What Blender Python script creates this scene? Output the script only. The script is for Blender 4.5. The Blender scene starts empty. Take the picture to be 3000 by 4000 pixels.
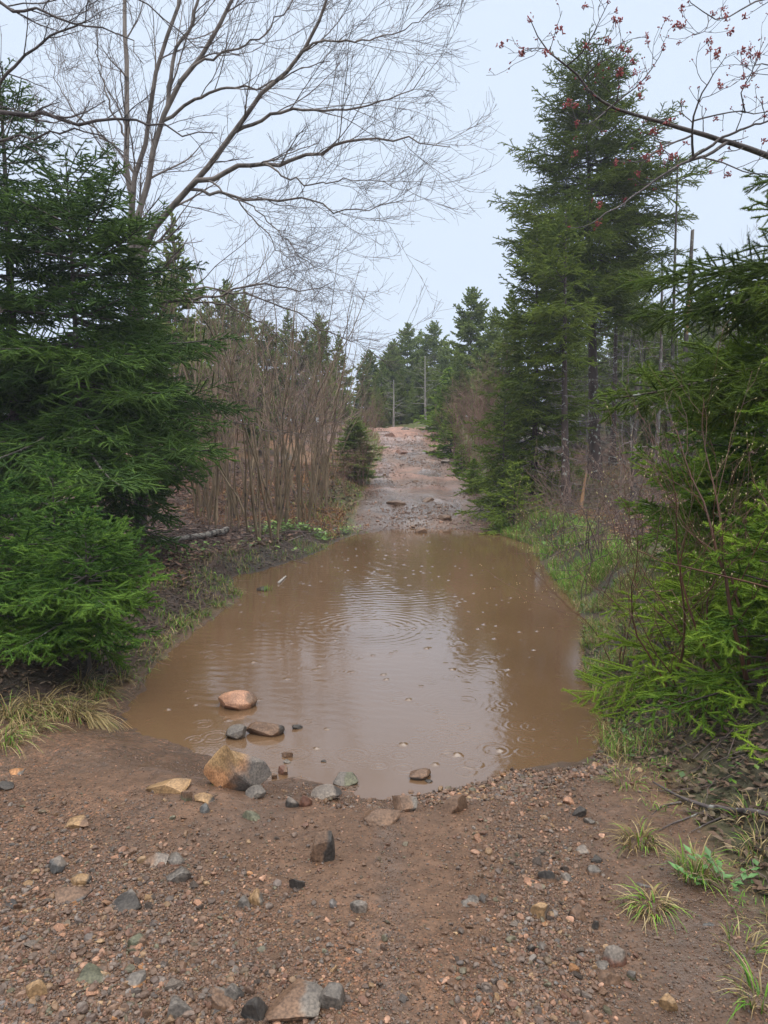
import bpy, bmesh, math, random
import numpy as np
from math import radians, pi
from mathutils import Vector

S = bpy.context.scene
COL = S.collection

# ------------------------------------------------------------------ camera
FPX = 2778.0                       # focal length in pixels of the 3000 x 4000 photograph
PITCH = math.atan(250 / FPX)
CAMZ = 1.65
cam_d = bpy.data.cameras.new('camera')
cam_d.sensor_fit = 'VERTICAL'
cam_d.sensor_height = 36.0
cam_d.sensor_width = 27.0
cam_d.lens = FPX / 4000 * 36.0
cam_d.clip_start = 0.05
cam_d.clip_end = 2000
cam = bpy.data.objects.new('camera', cam_d)
COL.objects.link(cam)
cam.location = (0, 0, CAMZ)
cam.rotation_euler = (pi / 2 - PITCH, 0, 0)
S.camera = cam

# ------------------------------------------------------------------ world: overcast sky
SUN_EL, SUN_ROT = radians(58), radians(200)
world = bpy.data.worlds.new('World')
S.world = world
world.use_nodes = True
wn, wl = world.node_tree.nodes, world.node_tree.links
wn.clear()
w_out = wn.new('ShaderNodeOutputWorld')
w_sky = wn.new('ShaderNodeTexSky')
w_sky.sky_type = 'NISHITA'
w_sky.sun_disc = False
w_sky.sun_elevation = SUN_EL
w_sky.sun_rotation = SUN_ROT
w_bg1 = wn.new('ShaderNodeBackground')
w_bg1.inputs['Strength'].default_value = 0.06
wl.new(w_sky.outputs['Color'], w_bg1.inputs['Color'])
w_tc = wn.new('ShaderNodeTexCoord')
w_sep = wn.new('ShaderNodeSeparateXYZ')
wl.new(w_tc.outputs['Generated'], w_sep.inputs[0])
w_noise = wn.new('ShaderNodeTexNoise')
w_noise.inputs['Scale'].default_value = 1.6
w_noise.inputs['Detail'].default_value = 4
wl.new(w_tc.outputs['Generated'], w_noise.inputs['Vector'])
w_ramp = wn.new('ShaderNodeValToRGB')
cr = w_ramp.color_ramp
cr.elements[0].position = 0.0
cr.elements[0].color = (0.585, 0.675, 0.815, 1)
cr.elements[1].position = 1.0
cr.elements[1].color = (3.1, 3.05, 2.98, 1)
e2 = cr.elements.new(0.76)
e2.color = (2.3, 2.28, 2.25, 1)
e = cr.elements.new(0.55)
e.color = (0.600, 0.690, 0.825, 1)
w_add = wn.new('ShaderNodeMath')
w_add.operation = 'MULTIPLY_ADD'
wl.new(w_noise.outputs['Fac'], w_add.inputs[0])
w_add.inputs[1].default_value = 0.06
wl.new(w_sep.outputs['Z'], w_add.inputs[2])
wl.new(w_add.outputs[0], w_ramp.inputs['Fac'])
w_bg2 = wn.new('ShaderNodeBackground')
w_bg2.inputs['Strength'].default_value = 1.0
wl.new(w_ramp.outputs['Color'], w_bg2.inputs['Color'])
w_mix = wn.new('ShaderNodeMixShader')
w_mix.inputs[0].default_value = 0.92
wl.new(w_bg1.outputs[0], w_mix.inputs[1])
wl.new(w_bg2.outputs[0], w_mix.inputs[2])
wl.new(w_mix.outputs[0], w_out.inputs['Surface'])

sun_d = bpy.data.lights.new('sun', 'SUN')
sun_d.energy = 0.6
sun_d.angle = radians(25)
sun_d.color = (1.0, 0.97, 0.92)
sun = bpy.data.objects.new('sun', sun_d)
COL.objects.link(sun)
sun.rotation_euler = (pi / 2 - SUN_EL, 0, radians(20))

S.view_settings.view_transform = 'Standard'
S.view_settings.look = 'None'
S.view_settings.gamma = 1.0
S.view_settings.exposure = 0.42
S.view_settings.use_curve_mapping = False
S.render.engine = 'CYCLES'
cy = S.cycles
cy.use_denoising = True
cy.denoiser = 'OPENIMAGEDENOISE'
cy.denoising_input_passes = 'RGB_ALBEDO_NORMAL'
cy.denoising_prefilter = 'ACCURATE'
cy.max_bounces = 5
cy.diffuse_bounces = 3
cy.glossy_bounces = 2
cy.transmission_bounces = 2
cy.volume_bounces = 0
cy.caustics_reflective = False
cy.caustics_refractive = False

# ------------------------------------------------------------------ small helpers
RNG = np.random.default_rng(7)


def at(px, py, Y):
    """world point on the ray of photo pixel (px, py), at depth Y"""
    a = (px - 1500) / FPX
    b = (2000 - py) / FPX
    c, s = math.cos(PITCH), math.sin(PITCH)
    d = (a, c + b * s, -s + b * c)
    k = Y / d[1]
    return np.array((d[0] * k, Y, CAMZ + d[2] * k))


def on_z(px, py, z=0.0):
    a = (px - 1500) / FPX
    b = (2000 - py) / FPX
    c, s = math.cos(PITCH), math.sin(PITCH)
    d = (a, c + b * s, -s + b * c)
    k = (z - CAMZ) / d[2]
    return np.array((d[0] * k, d[1] * k))


def hash2(ix, iy, seed):
    h = (ix.astype(np.int64) * 374761393 + iy.astype(np.int64) * 668265263 + seed * 1442695041) & 0xFFFFFFFF
    h = ((h ^ (h >> 13)) * 1274126177) & 0xFFFFFFFF
    h = h ^ (h >> 16)
    return (h & 0xFFFFFF) / float(0xFFFFFF)


def vnoise(x, y, seed=0):
    x0, y0 = np.floor(x), np.floor(y)
    fx, fy = x - x0, y - y0
    fx = fx * fx * fx * (fx * (fx * 6 - 15) + 10)
    fy = fy * fy * fy * (fy * (fy * 6 - 15) + 10)
    a = hash2(x0, y0, seed)
    b = hash2(x0 + 1, y0, seed)
    c = hash2(x0, y0 + 1, seed)
    d = hash2(x0 + 1, y0 + 1, seed)
    return (a * (1 - fx) + b * fx) * (1 - fy) + (c * (1 - fx) + d * fx) * fy


def fbm(x, y, oct=4, seed=0, gain=0.5):
    t, amp, tot = 0, 1.0, 0
    for i in range(oct):
        t = t + amp * (vnoise(x * 2 ** i + 17.3 * i, y * 2 ** i - 9.1 * i, seed + i) - 0.5)
        tot += amp
        amp *= gain
    return t / tot


def fbm3(p, freq, oct=3, seed=0):
    return (fbm(p[:, 0] * freq + 0.71 * p[:, 2] * freq, p[:, 1] * freq - 0.5 * p[:, 2] * freq, oct, seed)
            + fbm(p[:, 2] * freq + 31.0, p[:, 0] * freq * 0.6 + p[:, 1] * freq * 0.8, oct, seed + 50)) * 0.7


def sstep(a, b, x):
    t = np.clip((x - a) / (b - a), 0, 1)
    return t * t * (3 - 2 * t)


def poly_sd(P, x, y):
    """signed distance to polygon, positive outside"""
    x = np.asarray(x, float)
    y = np.asarray(y, float)
    d2 = np.full(x.shape, 1e18)
    inside = np.zeros(x.shape, bool)
    n = len(P)
    for i in range(n):
        ax, ay = P[i]
        bx, by = P[(i + 1) % n]
        ex, ey = bx - ax, by - ay
        t = np.clip(((x - ax) * ex + (y - ay) * ey) / (ex * ex + ey * ey + 1e-12), 0, 1)
        dx, dy = x - ax - t * ex, y - ay - t * ey
        d2 = np.minimum(d2, dx * dx + dy * dy)
        c = (ay > y) != (by > y)
        if ey != 0:
            inside ^= c & (x < ex * (y - ay) / ey + ax)
    d = np.sqrt(d2)
    return np.where(inside, -d, d)


def smooth_poly(P, it=2):
    P = np.array(P, float)
    for _ in range(it):
        Q = np.roll(P, -1, 0)
        P = np.stack([P * .75 + Q * .25, P * .25 + Q * .75], 1).reshape(-1, 2)
    return P


def norm(v):
    return v / np.maximum(np.linalg.norm(v, axis=-1, keepdims=True), 1e-9)


def mesh_data(name, V, faces, mat, smooth=False, attrs=None):
    """V (n,3); faces: list of int arrays (m,k)"""
    me = bpy.data.meshes.new(name)
    V = np.ascontiguousarray(V, dtype=np.float32)
    if not isinstance(faces, (list, tuple)):
        faces = [faces]
    faces = [np.asarray(f, np.int32) for f in faces if len(f)]
    nl = sum(f.size for f in faces)
    npoly = sum(len(f) for f in faces)
    me.vertices.add(len(V))
    me.vertices.foreach_set('co', V.ravel())
    me.loops.add(nl)
    me.loops.foreach_set('vertex_index', np.concatenate([f.ravel() for f in faces]))
    me.polygons.add(npoly)
    sizes = np.concatenate([np.full(len(f), f.shape[1], np.int32) for f in faces])
    starts = np.concatenate([[0], np.cumsum(sizes)[:-1]]).astype(np.int32)
    me.polygons.foreach_set('loop_start', starts)
    if smooth:
        me.polygons.foreach_set('use_smooth', np.ones(npoly, bool))
    else:
        me.polygons.foreach_set('use_smooth', np.zeros(npoly, bool))
    for k, a in (attrs or {}).items():
        a = np.asarray(a, np.float32)
        if a.ndim == 1:
            me.attributes.new(k, 'FLOAT', 'POINT').data.foreach_set('value', a)
        else:
            if a.shape[1] == 3:
                a = np.concatenate([a, np.ones((len(a), 1), np.float32)], 1)
            me.attributes.new(k, 'FLOAT_COLOR', 'POINT').data.foreach_set('color', np.ascontiguousarray(a).ravel())
    me.update(calc_edges=True)
    me.validate(clean_customdata=False)
    if mat:
        me.materials.append(mat)
    return me


def link(name, me, parent=None, loc=None):
    o = bpy.data.objects.new(name, me)
    COL.objects.link(o)
    if parent is not None:
        o.parent = parent
    if loc is not None:
        o.location = loc
    return o


def tag(o, label=None, cat=None, group=None, kind=None):
    if label:
        o['label'] = label
    if cat:
        o['category'] = cat
    if group:
        o['group'] = group
    if kind:
        o['kind'] = kind
    return o


def empty(name, loc=(0, 0, 0)):
    o = bpy.data.objects.new(name, None)
    o.empty_display_size = 0.2
    COL.objects.link(o)
    o.location = loc
    return o


def copy_tree(o, parent=None):
    c = o.copy()
    COL.objects.link(c)
    if parent is not None:
        c.parent = parent
    for ch in list(o.children):
        copy_tree(ch, c)
    return c


ORD = ['leftmost', 'second from the left', 'third from the left', 'fourth from the left', 'fifth from the left',
       'sixth from the left', 'seventh from the left', 'eighth from the left', 'ninth from the left',
       'tenth from the left', 'eleventh from the left', 'twelfth from the left', 'thirteenth from the left',
       'fourteenth from the left', 'fifteenth from the left', 'sixteenth from the left', 'seventeenth from the left',
       'eighteenth from the left', 'nineteenth from the left', 'twentieth from the left']


# ------------------------------------------------------------------ materials
def new_mat(name):
    m = bpy.data.materials.new(name)
    m.use_nodes = True
    nt = m.node_tree
    b = nt.nodes['Principled BSDF']
    return m, nt.nodes, nt.links, b


def N(nodes, typ, **kw):
    n = nodes.new(typ)
    for k, v in kw.items():
        if hasattr(n, k) and k not in ('Scale', 'Detail'):
            setattr(n, k, v)
        else:
            n.inputs[k].default_value = v
    return n


def ramp(nodes, stops, interp='LINEAR'):
    r = nodes.new('ShaderNodeValToRGB')
    r.color_ramp.interpolation = interp
    el = r.color_ramp.elements
    el[0].position, el[0].color = stops[0][0], (*stops[0][1], 1)
    el[1].position, el[1].color = stops[-1][0], (*stops[-1][1], 1)
    for p, c in stops[1:-1]:
        k = el.new(p)
        k.color = (*c, 1)
    return r


def mixc(nodes, links, a, b, fac, blend='MIX'):
    m = nodes.new('ShaderNodeMix')
    m.data_type = 'RGBA'
    m.blend_type = blend
    for sock, v in ((m.inputs[6], a), (m.inputs[7], b), (m.inputs[0], fac)):
        if hasattr(v, 'is_linked') or hasattr(v, 'links'):
            links.new(v, sock)
        elif isinstance(v, (tuple, list)):
            sock.default_value = (*v[:3], 1)
        else:
            sock.default_value = v
    return m.outputs[2]


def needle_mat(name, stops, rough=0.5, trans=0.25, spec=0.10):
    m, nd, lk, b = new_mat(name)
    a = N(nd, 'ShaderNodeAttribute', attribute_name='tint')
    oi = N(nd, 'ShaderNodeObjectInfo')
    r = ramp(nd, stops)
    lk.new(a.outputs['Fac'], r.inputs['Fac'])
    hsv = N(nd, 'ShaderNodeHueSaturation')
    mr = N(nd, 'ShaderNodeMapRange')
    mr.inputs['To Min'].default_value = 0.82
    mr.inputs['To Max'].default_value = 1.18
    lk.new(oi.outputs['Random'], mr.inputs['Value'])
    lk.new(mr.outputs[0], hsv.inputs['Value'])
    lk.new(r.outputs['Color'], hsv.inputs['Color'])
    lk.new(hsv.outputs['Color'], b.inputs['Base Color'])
    b.inputs['Roughness'].default_value = rough
    b.inputs['Specular IOR Level'].default_value = spec
    if trans > 0:
        t = N(nd, 'ShaderNodeBsdfTranslucent')
        lk.new(hsv.outputs['Color'], t.inputs['Color'])
        mx = N(nd, 'ShaderNodeMixShader')
        mx.inputs[0].default_value = trans
        lk.new(b.outputs[0], mx.inputs[1])
        lk.new(t.outputs[0], mx.inputs[2])
        lk.new(mx.outputs[0], nd['Material Output'].inputs['Surface'])
    return m


def bark_mat(name, c1, c2, lichen=None, lichen_amt=0.6, scale=9.0, rough=0.75, bump=0.4, stretch=0.25, lsc=14.0):
    m, nd, lk, b = new_mat(name)
    tc = N(nd, 'ShaderNodeTexCoord')
    mp = N(nd, 'ShaderNodeMapping')
    mp.inputs['Scale'].default_value = (1, 1, stretch)
    lk.new(tc.outputs['Object'], mp.inputs['Vector'])
    n = N(nd, 'ShaderNodeTexNoise', Scale=scale, Detail=6)
    lk.new(mp.outputs[0], n.inputs['Vector'])
    r = ramp(nd, [(0.35, c1), (0.65, c2)])
    lk.new(n.outputs['Fac'], r.inputs['Fac'])
    col = r.outputs['Color']
    if lichen:
        n2 = N(nd, 'ShaderNodeTexNoise', Scale=lsc, Detail=3)
        lk.new(tc.outputs['Object'], n2.inputs['Vector'])
        r2 = ramp(nd, [(lichen_amt, (0, 0, 0)), (lichen_amt + 0.06, (1, 1, 1))])
        lk.new(n2.outputs['Fac'], r2.inputs['Fac'])
        col = mixc(nd, lk, col, lichen, r2.outputs['Color'])
    lk.new(col, b.inputs['Base Color'])
    b.inputs['Roughness'].default_value = rough
    if bump:
        bp = N(nd, 'ShaderNodeBump', Strength=bump, Distance=0.02)
        lk.new(n.outputs['Fac'], bp.inputs['Height'])
        lk.new(bp.outputs[0], b.inputs['Normal'])
    return m


def attr_mat(name, rough=0.6, spec=0.3, trans=0.0, noise=0.0, nscale=60.0):
    """base colour from the point colour attribute 'col'"""
    m, nd, lk, b = new_mat(name)
    a = N(nd, 'ShaderNodeAttribute', attribute_name='col')
    c = a.outputs['Color']
    if noise:
        tc = N(nd, 'ShaderNodeTexCoord')
        n = N(nd, 'ShaderNodeTexNoise', Scale=nscale, Detail=4)
        lk.new(tc.outputs['Object'], n.inputs['Vector'])
        r = ramp(nd, [(0.3, (1 - noise,) * 3), (0.7, (1 + noise,) * 3)])
        lk.new(n.outputs['Fac'], r.inputs['Fac'])
        c = mixc(nd, lk, c, r.outputs['Color'], 1.0, 'MULTIPLY')
    lk.new(c, b.inputs['Base Color'])
    b.inputs['Roughness'].default_value = rough
    b.inputs['Specular IOR Level'].default_value = spec
    if trans > 0:
        t = N(nd, 'ShaderNodeBsdfTranslucent')
        lk.new(c, t.inputs['Color'])
        mx = N(nd, 'ShaderNodeMixShader')
        mx.inputs[0].default_value = trans
        lk.new(b.outputs[0], mx.inputs[1])
        lk.new(t.outputs[0], mx.inputs[2])
        lk.new(mx.outputs[0], nd['Material Output'].inputs['Surface'])
    return m


M = {}
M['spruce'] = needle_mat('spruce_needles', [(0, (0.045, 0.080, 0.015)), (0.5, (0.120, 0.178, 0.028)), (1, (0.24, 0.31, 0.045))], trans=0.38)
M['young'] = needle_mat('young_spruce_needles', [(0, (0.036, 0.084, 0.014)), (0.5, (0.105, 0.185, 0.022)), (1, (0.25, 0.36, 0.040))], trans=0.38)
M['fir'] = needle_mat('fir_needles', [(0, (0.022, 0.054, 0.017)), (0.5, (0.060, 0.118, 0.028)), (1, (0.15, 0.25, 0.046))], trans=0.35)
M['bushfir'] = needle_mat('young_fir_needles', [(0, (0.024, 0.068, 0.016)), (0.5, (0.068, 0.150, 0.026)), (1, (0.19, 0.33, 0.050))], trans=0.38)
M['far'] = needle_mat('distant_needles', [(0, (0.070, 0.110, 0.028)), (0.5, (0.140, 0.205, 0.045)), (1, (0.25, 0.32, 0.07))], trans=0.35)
M['spruce_bark'] = bark_mat('spruce_bark', (0.030, 0.018, 0.016), (0.075, 0.048, 0.042), (0.30, 0.32, 0.29), 0.60)
M['fir_bark'] = bark_mat('fir_bark', (0.035, 0.028, 0.024), (0.085, 0.070, 0.060), (0.22, 0.25, 0.20), 0.62)
M['deadwood'] = bark_mat('lichened_dead_wood', (0.10, 0.085, 0.078), (0.24, 0.21, 0.195), (0.33, 0.36, 0.31), 0.56, bump=0)
M['birch_bark'] = bark_mat('grey_bark', (0.085, 0.065, 0.055), (0.22, 0.185, 0.16), (0.05, 0.04, 0.035), 0.60, lsc=6)
M['twig'] = bark_mat('twig_bark', (0.075, 0.052, 0.048), (0.15, 0.11, 0.10), bump=0)
M['maple_bark'] = bark_mat('maple_bark', (0.035, 0.028, 0.028), (0.10, 0.08, 0.075), (0.20, 0.20, 0.18), 0.62, bump=0.2, lsc=30)
M['alder_bark'] = bark_mat('alder_bark', (0.11, 0.078, 0.048), (0.25, 0.185, 0.115), (0.06, 0.045, 0.038), 0.60, bump=0.2, lsc=5)
M['alder_twig'] = bark_mat('alder_twig', (0.15, 0.092, 0.070), (0.28, 0.185, 0.145), bump=0)
M['red_twig'] = bark_mat('red_twig', (0.060, 0.026, 0.016), (0.13, 0.058, 0.032), bump=0, rough=0.5)
M['rust_twig'] = bark_mat('rust_twig', (0.16, 0.088, 0.062), (0.30, 0.18, 0.13), bump=0, rough=0.7)
M['white_dead'] = bark_mat('weathered_snag', (0.20, 0.185, 0.17), (0.40, 0.37, 0.34), bump=0.2)
M['bare_wood'] = bark_mat('split_wood', (0.22, 0.115, 0.055), (0.37, 0.215, 0.11), scale=20, stretch=0.08)
M['log_bark'] = bark_mat('white_log_bark', (0.17, 0.155, 0.135), (0.36, 0.33, 0.29), (0.035, 0.03, 0.028), 0.50, lsc=9, stretch=1)
M['grass'] = attr_mat('grass_blades', 0.5, 0.15, 0.25)
M['leaf'] = attr_mat('leaves', 0.35, 0.4, 0.15)
M['litter'] = attr_mat('dead_leaves', 0.45, 0.15, 0.0)
M['stone'] = attr_mat('gravel_stone', 0.38, 0.25, 0.0, 0.35, 90)
M['flower'] = attr_mat('flower_buds', 0.55, 0.3, 0.3)


def rock_mat():
    m, nd, lk, b = new_mat('rock')
    oi = N(nd, 'ShaderNodeObjectInfo')
    tc = N(nd, 'ShaderNodeTexCoord')
    n = N(nd, 'ShaderNodeTexNoise', Scale=9, Detail=8, Roughness=0.65)
    lk.new(tc.outputs['Object'], n.inputs['Vector'])
    r = ramp(nd, [(0.28, (0.40, 0.37, 0.35)), (0.5, (0.80, 0.78, 0.76)), (0.72, (1.20, 1.14, 1.05))])
    lk.new(n.outputs['Fac'], r.inputs['Fac'])
    n2 = N(nd, 'ShaderNodeTexNoise', Scale=120, Detail=3)
    lk.new(tc.outputs['Object'], n2.inputs['Vector'])
    r2 = ramp(nd, [(0.35, (0.65, 0.65, 0.66)), (0.65, (1.3, 1.28, 1.25))])
    lk.new(n2.outputs['Fac'], r2.inputs['Fac'])
    a = N(nd, 'ShaderNodeAttribute', attribute_name='col')
    c = mixc(nd, lk, oi.outputs['Color'], a.outputs['Color'], a.outputs['Alpha'])
    c = mixc(nd, lk, c, r.outputs['Color'], 1.0, 'MULTIPLY')
    c = mixc(nd, lk, c, r2.outputs['Color'], 1.0, 'MULTIPLY')
    lk.new(c, b.inputs['Base Color'])
    b.inputs['Roughness'].default_value = 0.42
    b.inputs['Specular IOR Level'].default_value = 0.22
    bp = N(nd, 'ShaderNodeBump', Strength=0.55, Distance=0.012)
    lk.new(n.outputs['Fac'], bp.inputs['Height'])
    lk.new(bp.outputs[0], b.inputs['Normal'])
    return m


M['rock'] = rock_mat()

# ------------------------------------------------------------------ terrain
POND_PX = [(745, 1160), (705, 1185), (660, 1203), (600, 1222), (560, 1236), (505, 1243), (498, 1262), (528, 1290), (490, 1316),
           (430, 1360), (375, 1400), (340, 1432), (310, 1480), (280, 1520), (263, 1550), (290, 1578), (350, 1597),
           (430, 1630), (500, 1650), (560, 1668), (600, 1690), (640, 1676), (668, 1694), (720, 1698), (770, 1694),
           (775, 1716), (850, 1722), (920, 1713), (990, 1708), (1060, 1688), (1110, 1664), (1180, 1650), (1262, 1642), (1300, 1618),
           (1308, 1590), (1295, 1540), (1275, 1470), (1252, 1405), (1272, 1355), (1245, 1312), (1200, 1252), (1160, 1208),
           (1152, 1178), (1100, 1162), (1070, 1151), (1000, 1144), (900, 1141), (820, 1147)]
POND = smooth_poly([on_z(a * 1.8083, b * 1.8083) for a, b in POND_PX], 1)
BARE_PX = [(-900, 3050), (-300, 2960), (0, 2925), (170, 2830), (330, 2830), (430, 2720), (540, 2640), (620, 2545), (700, 2490),
           (800, 2415), (900, 2330), (1000, 2310), (1060, 2260), (1150, 2215), (1240, 2160), (1330, 2100), (1420, 2040), (1900, 2030),
           (1960, 2080), (2060, 2140), (2080, 2180), (2150, 2260), (2230, 2360), (2260, 2440), (2250, 2540), (2290, 2640),
           (2330, 2780), (2360, 2900), (2440, 3020), (2560, 3160), (2640, 3320), (2750, 3480), (2860, 3640), (2950, 3850), (3020, 4150), (3300, 5200), (3000, 9000), (0, 9000), (-2600, 4500)]
BARE = smooth_poly([on_z(a, b, 0.04) for a, b in BARE_PX], 1)

TY = np.array([-50, 0, 12, 14, 17, 22, 27, 30, 32, 34, 37, 42, 60, 500.])
TXC = np.interp  # alias
T_XC = np.array([0, 0, 0.7, 0.82, 0.95, 1.12, 1.3, 1.15, 0.7, 0.0, -1.8, -5, -12, -12.])
T_Z = np.array([0.25, 0.15, -0.02, 0.0, 0.39, 0.85, 1.62, 2.26, 2.52, 2.55, 2.4, 2.2, 2.6, 14.])
T_W = np.array([1.6, 1.6, 1.3, 1.4, 1.5, 1.42, 1.35, 1.4, 1.5, 1.5, 1.4, 1.3, 1.3, 1.3])


def h(x, y):
    x = np.asarray(x, float)
    y = np.asarray(y, float)
    sd = poly_sd(POND, x, y) + 0.07 * fbm(x * 3.2, y * 3.2, 3, 301) + 0.035 * fbm(x * 13, y * 13, 2, 311)
    xc, zt, w = np.interp(y, TY, T_XC), np.interp(y, TY, T_Z), np.interp(y, TY, T_W)
    sb = poly_sd(BARE, x, y)
    lat = np.where(y > 12.5, np.abs(x - xc) - w, sb)
    lat = np.where((y > 11.5) & (y <= 14), np.minimum(lat, np.maximum(sb, 0) + 0 * lat), lat)
    right = x > xc
    # bank height above the track
    far = sstep(12, 18, y)
    bank = np.where(right, 0.30 + 0.10 * far, 0.16 + 0.10 * far) * sstep(0.0, 0.8, lat) + 0.035 * np.clip(lat, 0, 14) * np.where(right, 1.0, 0.55 - 0.2 * (1 - far))
    front = 1 - sstep(3.0, 6.0, y)
    base = np.where(y < 14, 0.12 * front + 0.03, zt)
    z = base + bank
    # foreground rises gently toward the camera, ruts along the wheel lines
    fg = sstep(3.6, 2.0, y)
    z = z + 0.05 * fg
    lat2 = np.abs(x - xc)
    rut = np.exp(-((lat2 - 0.62) / 0.22) ** 2)
    bm = 1 - sstep(-0.1, 0.3, lat)
    z = z - 0.03 * rut * bm * np.where(y > 14, 1.3, 0.8)
    # noise
    z = z + bm * (0.035 * fbm(x * 1.7, y * 1.7, 3, 1) + 0.018 * fbm(x * 9, y * 9, 3, 2)) * np.where(y > 14, 1.6, 1.0)
    z = z + (1 - bm) * ((0.05 + 0.11 * far) * fbm(x * 0.9, y * 0.9, 4, 3) + 0.05 * fbm(x * 6, y * 6, 3, 4))
    # rock ledges across the climbing track
    ledge = fbm(x * 0.55, y * 1.1, 3, 9)
    z = z + 0.30 * bm * sstep(15.5, 18, y) * (sstep(0.02, 0.14, ledge) * 0.20)
    # far ground
    z = z + sstep(40, 140, np.hypot(x, y)) * 3.0 * (fbm(x * 0.02, y * 0.02, 3, 8) + 0.2)
    # blend with the pond
    k = sstep(0.0, 0.55, sd + 0.05 * fbm(x * 7, y * 7, 3, 5))
    shore = np.clip(0.05 * sd, 0, 0.03) + 0.008 * fbm(x * 8, y * 8, 3, 6)
    out = np.maximum(z, 0.02) * k + shore * (1 - k)
    ins = np.clip(0.16 * sd, -0.28, 0) + 0.008 * fbm(x * 8, y * 8, 3, 6) * np.clip(1 + sd / 0.25, 0, 1)
    return np.where(sd > 0, out, ins)


def hz(x, y):
    return float(h(np.array([x]), np.array([y]))[0])


def ground_hit(px, py):
    a = (px - 1500) / FPX
    b = (2000 - py) / FPX
    c, s = math.cos(PITCH), math.sin(PITCH)
    d = np.array((a, c + b * s, -s + b * c))
    t = np.concatenate([np.linspace(1.2, 8, 500), np.linspace(8, 60, 700)])
    P = np.array((0, 0, CAMZ)) + t[:, None] * d
    hh = np.maximum(h(P[:, 0], P[:, 1]), 0.0)
    i = np.argmax(P[:, 2] < hh)
    return P[i]


def spaced(parts):
    out = [np.arange(a, b, s) for a, b, s in parts]
    return np.concatenate(out + [[parts[-1][1]]])


gy = spaced([(-400, -60, 60), (-60, -6, 6), (-6, 1.2, 0.4), (1.2, 3.6, 0.014), (3.6, 6, 0.028), (6, 14, 0.05), (14, 34, 0.08), (34, 60, 0.5), (60, 400, 12)])
gx = spaced([(-400, -60, 40), (-60, -14, 2), (-14, -5, 0.25), (-5, -2.2, 0.08), (-2.2, 2.4, 0.016), (2.4, 5, 0.08), (5, 14, 0.25), (14, 60, 2), (60, 400, 40)])
GX, GY = np.meshgrid(gx, gy)
gxf, gyf = GX.ravel(), GY.ravel()
GZ = h(gxf, gyf)
sd_p = poly_sd(POND, gxf, gyf)
sd_b = poly_sd(BARE, gxf, gyf)
g_xc, g_w = np.interp(gyf, TY, T_XC), np.interp(gyf, TY, T_W)
lat = np.where(gyf > 12.5, np.abs(gxf - g_xc) - g_w, sd_b)
latn = lat + 0.35 * fbm(gxf * 2.2, gyf * 2.2, 4, 21)
bare = 1 - sstep(-0.06, 0.14, latn)
col = np.zeros((len(gxf), 3))


def lay(c, m):
    global col
    col = col * (1 - m[:, None]) + np.array(c) * m[:, None]


n1 = fbm(gxf * 0.8, gyf * 0.8, 4, 31)
n2 = fbm(gxf * 3.1, gyf * 3.1, 4, 41)
left = gxf < g_xc
lay((0.105, 0.058, 0.042), np.ones(len(gxf)))                                   # leaf litter
lay((0.050, 0.042, 0.030), sstep(0.0, 0.12, n2))                                # humus
lay((0.070, 0.085, 0.028), (~left) * sstep(-0.12, 0.08, n1) * 0.75)              # moss under the right trees
lay((0.18, 0.095, 0.045), left * (gyf > 14) * sstep(0.0, 0.12, n1 + 0.05) * 0.7)     # dead bracken
verge = np.exp(-((latn - 0.35) / 0.35) ** 2)
lay((0.085, 0.105, 0.030), verge * (gyf > 13) * 0.8)
lay((0.034, 0.027, 0.022), (gyf < 14) * np.exp(-((latn - 0.45) / 0.5) ** 2) * 0.85)     # black muck on the banks
mud = np.array([0.116, 0.070, 0.046])
mudc = mud[None] * (1 + 0.5 * n2[:, None]) * (1 + 0.35 * fbm(gxf * 14, gyf * 14, 3, 61)[:, None])
farg = sstep(13.5, 16, gyf)
mudc = mudc * (1 - farg[:, None]) + np.array([0.128, 0.088, 0.070]) * (1 + 0.8 * n2[:, None]) * farg[:, None]
pink = sstep(25.5, 30, gyf + 5 * n1) + 0.5 * sstep(0.03, 0.12, fbm(gxf * 0.55, gyf * 1.1, 3, 9)) * sstep(16, 18, gyf)
pink = np.clip(pink, 0, 1)
mudc = mudc * (1 - 0.75 * pink[:, None]) + np.array([0.27, 0.150, 0.115]) * (1 + 1.0 * n2[:, None]) * 0.75 * pink[:, None]
col = col * (1 - bare[:, None]) + mudc * bare[:, None]
wet = np.clip(np.exp(-np.clip(sd_p, 0, 9) / 0.22) + sstep(0.05, 0.16, fbm(gxf * 1.4, gyf * 0.5, 4, 71)) * (0.5 + 0.5 * farg) + 0.8 * sstep(13.6, 14.3, gyf) * (1 - sstep(17.5, 20.5, gyf)) * sstep(-0.10, 0.05, n1), 0, 1) * bare
wet = np.clip(wet + .8 * np.exp(-((gxf - .02 - .05 * fbm(gyf * 2.5, gyf * 0, 2, 5)) / .05) ** 2) * (gyf < 3.5) * (gyf > 0) + .5 * (gyf < 4.5) * sstep(.05, .2, fbm(gxf * 2.1, gyf * 2.1, 4, 75)) * bare, 0, 1)
col *= (1 - 0.30 * np.clip(wet, 0, 1))[:, None]
stony = bare * np.clip(0.25 + 1.3 * sstep(-0.10, 0.12, fbm(gxf * 1.1, gyf * 0.8, 3, 81)), 0, 1)
ny, nx = len(gy), len(gx)
ii = np.arange(ny * nx).reshape(ny, nx)
gf = np.stack([ii[:-1, :-1], ii[:-1, 1:], ii[1:, 1:], ii[1:, :-1]], -1).reshape(-1, 4)


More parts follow.
